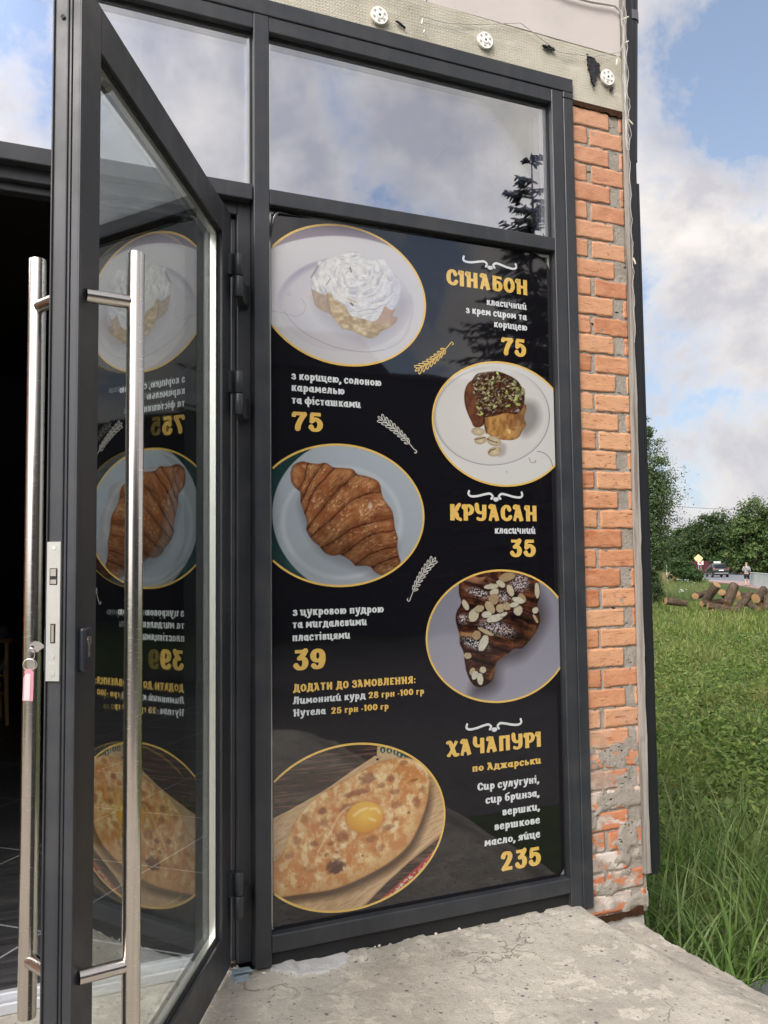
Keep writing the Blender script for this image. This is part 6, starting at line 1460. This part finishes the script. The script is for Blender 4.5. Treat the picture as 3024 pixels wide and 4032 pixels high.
wire(tp+np.array([-.8, 0, 0]), at(2560, 2145, 95), .5, .02, 'upper dark wire slanting across the dark trees to the pole')
wire(tp+np.array([.8, 0, -.05]), at(2560, 2165, 95), .6, .02, 'lower dark wire slanting across the dark trees to the pole')
# ---- dark car with a roof sign
CP = at(2823, 2272, 99.5); CP[2] = GZ+.012
car = empty('parked_car', tuple(CP), math.pi/2-rad(31), 'dark brown hatchback with a white roof sign seen from behind on the road', 'car')
M_PAINT = simple('dark_brown_car_paint', (.030, .025, .022), .22, .35, .05, 3, spec=.6, **{'Coat Weight': .6}); M_CGL = simple('dark_car_glass', (.012, .014, .016), .06, 0, spec=.6); M_TYRE = simple('tyre_rubber', (.018, .018, .019), .8); M_RIM = simple('alloy_rim', (.55, .55, .57), .3, .9); M_TAIL = simple('red_tail_lamp', (.32, .025, .03), .2); M_CHROME = simple('chrome_trim', (.6, .6, .6), .2, 1.0)
st = [(-2.10, .50, .80, .80, .86), (-2.06, .34, 1.02, .84, .90), (-1.92, .28, 1.14, .78, .915), (-1.62, .25, 1.54, .62, .92), (-1.30, .24, 1.60, .62, .925), (-.4, .24, 1.63, .63, .925), (.35, .24, 1.56, .61, .925), (.95, .25, 1.08, .78, .925), (1.55, .26, .98, .80, .90), (1.95, .30, .86, .78, .84), (2.12, .45, .66, .70, .74)]
b = NB(); rows = []
for x, z0, zt_, wt, wb in st:
    zm = min(.98, zt_-.04); zs_ = z0+.25
    rows.append([b.verts.new(p) for p in ((x, -wb+.05, z0), (x, -wb, zs_), (x, -wb, .72 if zm > .75 else zm-.02), (x, -wb+.04, zm), (x, -wt, zt_-.05), (x, -wt+.14, zt_), (x, wt-.14, zt_), (x, wt, zt_-.05), (x, wb-.04, zm), (x, wb, .72 if zm > .75 else zm-.02), (x, wb, zs_), (x, wb-.05, z0))])
for A, B in zip(rows, rows[1:]):
    for k in range(12): b.faces.new((A[k], A[(k+1) % 12], B[(k+1) % 12], B[k])).smooth = True
b.faces.new(rows[0]); b.faces.new(rows[-1]); o = obj('body', recalc(b), M_PAINT, car); o.modifiers.new('bev', 'BEVEL').width = .02
def quadpart(name, pts, m, parent=car, th=.008):
    b = NB(); vs = [b.verts.new(p) for p in pts]; f = b.faces.new(vs); f.normal_update(); r = bmesh.ops.extrude_face_region(b, geom=[f]); nv = [v for v in r['geom'] if isinstance(v, bmesh.types.BMVert)]; bmesh.ops.translate(b, verts=nv, vec=f.normal*th); return obj(name, recalc(b), m, parent)
quadpart('rear_window', [(-1.955, -.66, 1.15), (-1.955, .66, 1.15), (-1.655, .53, 1.50), (-1.655, -.53, 1.50)], M_CGL)
for sgn in (-1, 1):
    for (a0, a1, a2, a3) in (((-1.55, 1.02), (-.75, 1.02), (-.72, 1.53), (-1.38, 1.49)), ((-.67, 1.02), (.12, 1.02), (.10, 1.50), (-.64, 1.54)), ((.2, 1.02), (.85, 1.02), (.40, 1.42), (.2, 1.46))):
        quadpart('side_window', [(x, sgn*(.905 if z < 1.2 else .65), z) for x, z in (a0, a1, a2, a3)], M_CGL, car, .012*sgn)
    quadpart('tail_lamp', [(-2.075, sgn*.70, .96), (-2.05, sgn*.895, .96), (-1.97, sgn*.89, 1.10), (-1.99, sgn*.74, 1.10)], M_TAIL, car, .03*(-1 if sgn > 0 else 1)*-1)
    b = NB(); box(b, np.array((.55, sgn*.93, 1.0)), np.array((.68, sgn*1.12, 1.14)), .03); obj('door_mirror', b, M_PAINT, car)
    for x in (-1.32, 1.32):
        b = NB(); tube(b, [(x, sgn*.74, .335), (x, sgn*.76, .335), (x, sgn*.93, .335), (x, sgn*.945, .335)], [.30, .335, .335, .30], 26); w_ = obj('wheel', b, M_TYRE, car)
        b = NB(); tube(b, [(x, sgn*.93, .335), (x, sgn*.952, .335)], [.215, .20], 22); obj('rim', b, M_RIM, w_)
b = NB(); box(b, np.array((-2.125, -.26, .78)), np.array((-2.10, .26, .89)), .003); obj('number_plate', b, M_SWH, car)
b = NB(); box(b, np.array((-2.15, -.80, .40)), np.array((-2.02, .80, .55)), .03); obj('bumper_trim', b, M_CHROME, car)
b = NB(); box(b, np.array((-.75, -.30, 1.66)), np.array((-.5, .46, 1.86)), .02); obj('roof_sign', b, M_SWH, car)
for sgn in (-1, 1):
    b = NB(); tube(b, [(-1.4, sgn*.60, 1.58), (-1.2, sgn*.61, 1.645), (.1, sgn*.61, 1.645), (.3, sgn*.60, 1.57)], .018, 6); obj('roof_rail', b, M_CHROME, car)
# ---- the walking man
PP = at(2942, 2311, 63.6); PP[2] = GZ+.10
man = empty('person', tuple(PP), facing(PP), 'man walking away in grey t-shirt and black shorts with a crossbody strap', 'person')
def skin(name, joints, edges, m, parent=man, sub=2):
    me = bpy.data.meshes.new(name); names = list(joints); idx = {k: i for i, k in enumerate(names)}
    me.from_pydata([joints[k][:3] for k in names], [(idx[a], idx[b_]) for a, b_ in edges], []); me.materials.append(m)
    o = bpy.data.objects.new(name, me); COL.objects.link(o); o.parent = parent
    sk = o.modifiers.new('skin', 'SKIN'); sk.use_smooth_shade = True
    for i, k in enumerate(names):
        r_ = joints[k][3]; sv = me.skin_vertices[0].data[i]; sv.radius = r_ if hasattr(r_, '__len__') else (r_, r_); sv.use_root = (i == 0)
    ss = o.modifiers.new('sub', 'SUBSURF'); ss.levels = sub; ss.render_levels = sub; return o
M_SKIN = simple('skin', (.50, .31, .23), .55, 0, .06, 8)
J = {'pelvis': (0, 0, .95, (.15, .11)), 'waist': (0, -.005, 1.10, (.145, .10)), 'chest': (0, -.01, 1.30, (.165, .115)), 'neckb': (0, .0, 1.47, (.075, .07)), 'neck': (0, .02, 1.54, .056), 'head': (0, .045, 1.64, (.078, .092)), 'crown': (0, .045, 1.73, (.070, .080)),
     'hipL': (-.09, 0, .90, .088), 'kneeL': (-.105, .05, .50, .058), 'calfL': (-.108, -.005, .36, .055), 'ankleL': (-.105, -.08, .11, .036), 'heelL': (-.105, -.10, .05, .034), 'toeL': (-.11, .07, .035, .028),
     'hipR': (.09, 0, .90, .088), 'kneeR': (.10, .10, .49, .058), 'calfR': (.10, .10, .35, .055), 'ankleR': (.10, .12, .09, .036), 'heelR': (.10, .09, .04, .034), 'toeR': (.11, .26, .03, .028),
     'shL': (-.175, -.005, 1.42, .062), 'elL': (-.265, -.03, 1.15, .043), 'wrL': (-.19, .17, 1.07, .029), 'paL': (-.155, .235, 1.085, (.030, .020)),
     'shR': (.175, -.005, 1.42, .062), 'elR': (.265, -.02, 1.15, .043), 'wrR': (.20, .17, 1.08, .029), 'paR': (.165, .235, 1.10, (.030, .020))}
Ed = [('pelvis', 'waist'), ('waist', 'chest'), ('chest', 'neckb'), ('neckb', 'neck'), ('neck', 'head'), ('head', 'crown')]
for q_ in 'LR':
    Ed += [('pelvis', 'hip'+q_), ('hip'+q_, 'knee'+q_), ('knee'+q_, 'calf'+q_), ('calf'+q_, 'ankle'+q_), ('ankle'+q_, 'heel'+q_), ('heel'+q_, 'toe'+q_), ('chest', 'sh'+q_), ('sh'+q_, 'el'+q_), ('el'+q_, 'wr'+q_), ('wr'+q_, 'pa'+q_)]
    sx = -1 if q_ == 'L' else 1; px_, py_, pz_ = J['pa'+q_][:3]
    for i, (ox, ln) in enumerate(((-.027, .068), (-.009, .078), (.009, .073), (.026, .058))):
        a_, b_, c_ = f'f{i}a{q_}', f'f{i}b{q_}', f'f{i}c{q_}'
        J[a_] = (px_-sx*.005, py_+.03, pz_-ox, .0095); J[b_] = (px_-sx*.02, py_+.03+ln*.55, pz_-ox*1.05-.004, .0088); J[c_] = (px_-sx*.045, py_+.03+ln*.8, pz_-ox*1.05-.008, .0075)
        Ed += [('pa'+q_, a_), (a_, b_), (b_, c_)]
    J['t1'+q_] = (px_-sx*.032, py_+.0, pz_+.034, .011); J['t2'+q_] = (px_-sx*.05, py_+.035, pz_+.045, .009); Ed += [('pa'+q_, 't1'+q_), ('t1'+q_, 't2'+q_)]
body = skin('body', J, Ed, M_SKIN)
M_TEE = simple('grey_t_shirt', (.27, .275, .29), .9, 0, .1, 14, .4, 25); M_SHORT = simple('black_shorts', (.012, .012, .014), .9, 0, .2, 14)
skin('t_shirt', {'lo': (0, 0, .93, (.185, .135)), 'wa': (0, -.005, 1.10, (.175, .125)), 'ch': (0, -.01, 1.31, (.195, .14)), 'nk': (0, .0, 1.475, (.095, .085)), 'sL': (-.185, -.005, 1.415, .085), 'eL': (-.252, -.025, 1.20, .074), 'sR': (.185, -.005, 1.415, .085), 'eR': (.252, -.018, 1.20, .074)},
     [('lo', 'wa'), ('wa', 'ch'), ('ch', 'nk'), ('ch', 'sL'), ('sL', 'eL'), ('ch', 'sR'), ('sR', 'eR')], M_TEE)
skin('shorts', {'pe': (0, 0, .93, (.175, .13)), 'hL': (-.095, .005, .84, .115), 'kL': (-.112, .045, .50, .098), 'hR': (.095, .01, .84, .115), 'kR': (.112, .09, .50, .098)}, [('pe', 'hL'), ('hL', 'kL'), ('pe', 'hR'), ('hR', 'kR')], M_SHORT)
M_SHOE = simple('black_shoe', (.015, .015, .016), .6)
skin('shoe', {'h': (-.105, -.105, .075, (.048, .045)), 'm': (-.107, -.02, .045, (.044, .040)), 't': (-.11, .085, .035, (.044, .032))}, [('h', 'm'), ('m', 't')], M_SHOE); skin('shoe', {'h': (.10, .085, .055, (.048, .045)), 'm': (.105, .17, .04, (.044, .040)), 't': (.11, .275, .032, (.044, .032))}, [('h', 'm'), ('m', 't')], M_SHOE)
b = NB(); bmesh.ops.create_uvsphere(b, u_segments=20, v_segments=12, radius=1, matrix=Matrix.Translation((0, .030, 1.715)) @ Matrix.Diagonal((.083, .095, .088, 1)))
bmesh.ops.delete(b, geom=[v for v in b.verts if v.co.z < 1.66+.5*max(0, v.co.y-.06)], context='VERTS'); obj('hair', b, simple('short_grey_blond_hair', (.30, .24, .17), .8, 0, .2, 60), man, True)
b = NB(); fa = .045+.085
for sgn in (-1, 1):
    bmesh.ops.create_uvsphere(b, u_segments=8, v_segments=6, radius=1, matrix=Matrix.Translation((sgn*.079, .045, 1.655)) @ Matrix.Diagonal((.012, .022, .034, 1)))
    bmesh.ops.create_uvsphere(b, u_segments=8, v_segments=6, radius=.011, matrix=Matrix.Translation((sgn*.030, fa-.006, 1.672)))
bmesh.ops.create_cone(b, cap_ends=True, segments=8, radius1=.018, radius2=.006, depth=.045, matrix=Matrix.Translation((0, fa+.004, 1.645)) @ Matrix.Rotation(.35, 4, 'X')); box(b, np.array((-.024, fa-.012, 1.602)), np.array((.024, fa-.002, 1.612)), .003); obj('face_features', b, M_SKIN, man, True)
b = NB(); pts = [(-.10, .05, 1.48), (-.125, -.06, 1.47), (-.07, -.145, 1.38), (.02, -.16, 1.25), (.12, -.145, 1.10), (.175, -.08, 1.0), (.20, .0, .97)]; tube(b, [tuple(p) for p in CR(pts, 5)], .018, 7); obj('bag_strap', b, M_SHORT, man)
b = NB(); box(b, np.array((.17, -.09, .86)), np.array((.255, .09, 1.03)), .02); obj('bag', b, M_SHORT, man)

# ================================================================ INSIDE THE SHOP
M_WOOD = wood_mat('oak_chair_wood', (.32, .18, .075), (.50, .31, .15), (30, 30, 3)); M_GREYF = simple('grey_seat_fabric', (.13, .135, .14), .9, 0, .1, 30); M_BLUEF = simple('dark_blue_seat_fabric', (.03, .075, .12), .85, 0, .1, 30)
def chair(loc, rz, fab, label, arms=True):
    c = empty('cafe_chair', loc, rz, label, 'chair', 'cafe chairs inside the shop')
    b = NB(); box(b, np.array((-.24, -.23, .43)), np.array((.24, .24, .50)), .03, None, 3); obj('seat', b, fab, c, True)
    for sx in (-1, 1):
        for sy in (-1, 1):
            b = NB(); tube(b, [(sx*.235, sy*.225, 0), (sx*.222, sy*.213, .44), (sx*.225, sy*.215, .66 if sy < 0 else .46)], [.014, .020, .016], 12); obj('leg', b, M_WOOD, c)
    b = NB()
    for A, B in (((-.22, -.21, .40), (.22, -.21, .40)), ((-.22, .21, .40), (.22, .21, .40)), ((-.22, -.21, .40), (-.22, .21, .40)), ((.22, -.21, .40), (.22, .21, .40)), ((-.23, -.2, .22), (-.23, .2, .22)), ((.23, -.2, .22), (.23, .2, .22))): tube(b, [A, B], .013, 10)
    obj('seat_rail', b, M_WOOD, c)
    b = NB(); pts = [(-.26, .10, .665), (-.27, -.08, .67), (-.20, -.24, .68), (0, -.29, .69), (.20, -.24, .68), (.27, -.08, .67), (.26, .10, .665)]; tube(b, [tuple(p) for p in CR(pts, 5)], .020, 10); obj('arm_rail', b, M_WOOD, c)
    b = NB(); P_ = CR([(-.22, -.21, .74), (-.12, -.265, .76), (0, -.28, .77), (.12, -.265, .76), (.22, -.21, .74)], 4); tube(b, [tuple(p) for p in P_], [.03]+[.055]*(len(P_)-2)+[.03], 10); obj('backrest', b, fab, c)
    return c
lp_ = un(20, 2856, z=.06); chair((float(lp_[0])-.25, float(lp_[1])+.20, .058), rad(8), M_GREYF, 'wooden chair with grey seat just inside the dark doorway')
fp_ = un(1815, 3230, z=.06); chair((float(fp_[0])-.16, float(fp_[1])+.30, .058), rad(190), M_BLUEF, 'wooden chair with dark blue seat faintly seen through the menu film')
tb = empty('cafe_table', (float(fp_[0])+.1, float(fp_[1])+1.05, .058), 0, 'brown wooden cafe table behind the chair with the blue seat', 'table')
b = NB(); box(b, np.array((-.40, -.40, .72)), np.array((.40, .40, .755)), .008); obj('table_top', b, M_WOOD, tb)
b = NB(); tube(b, [(0, 0, .03), (0, 0, .72)], .035, 12); obj('pedestal', b, M_BLK, tb); b = NB(); tube(b, [(0, 0, 0), (0, 0, .025), (0, 0, .03)], [.24, .24, .20], 24); obj('base', b, M_BLK, tb)
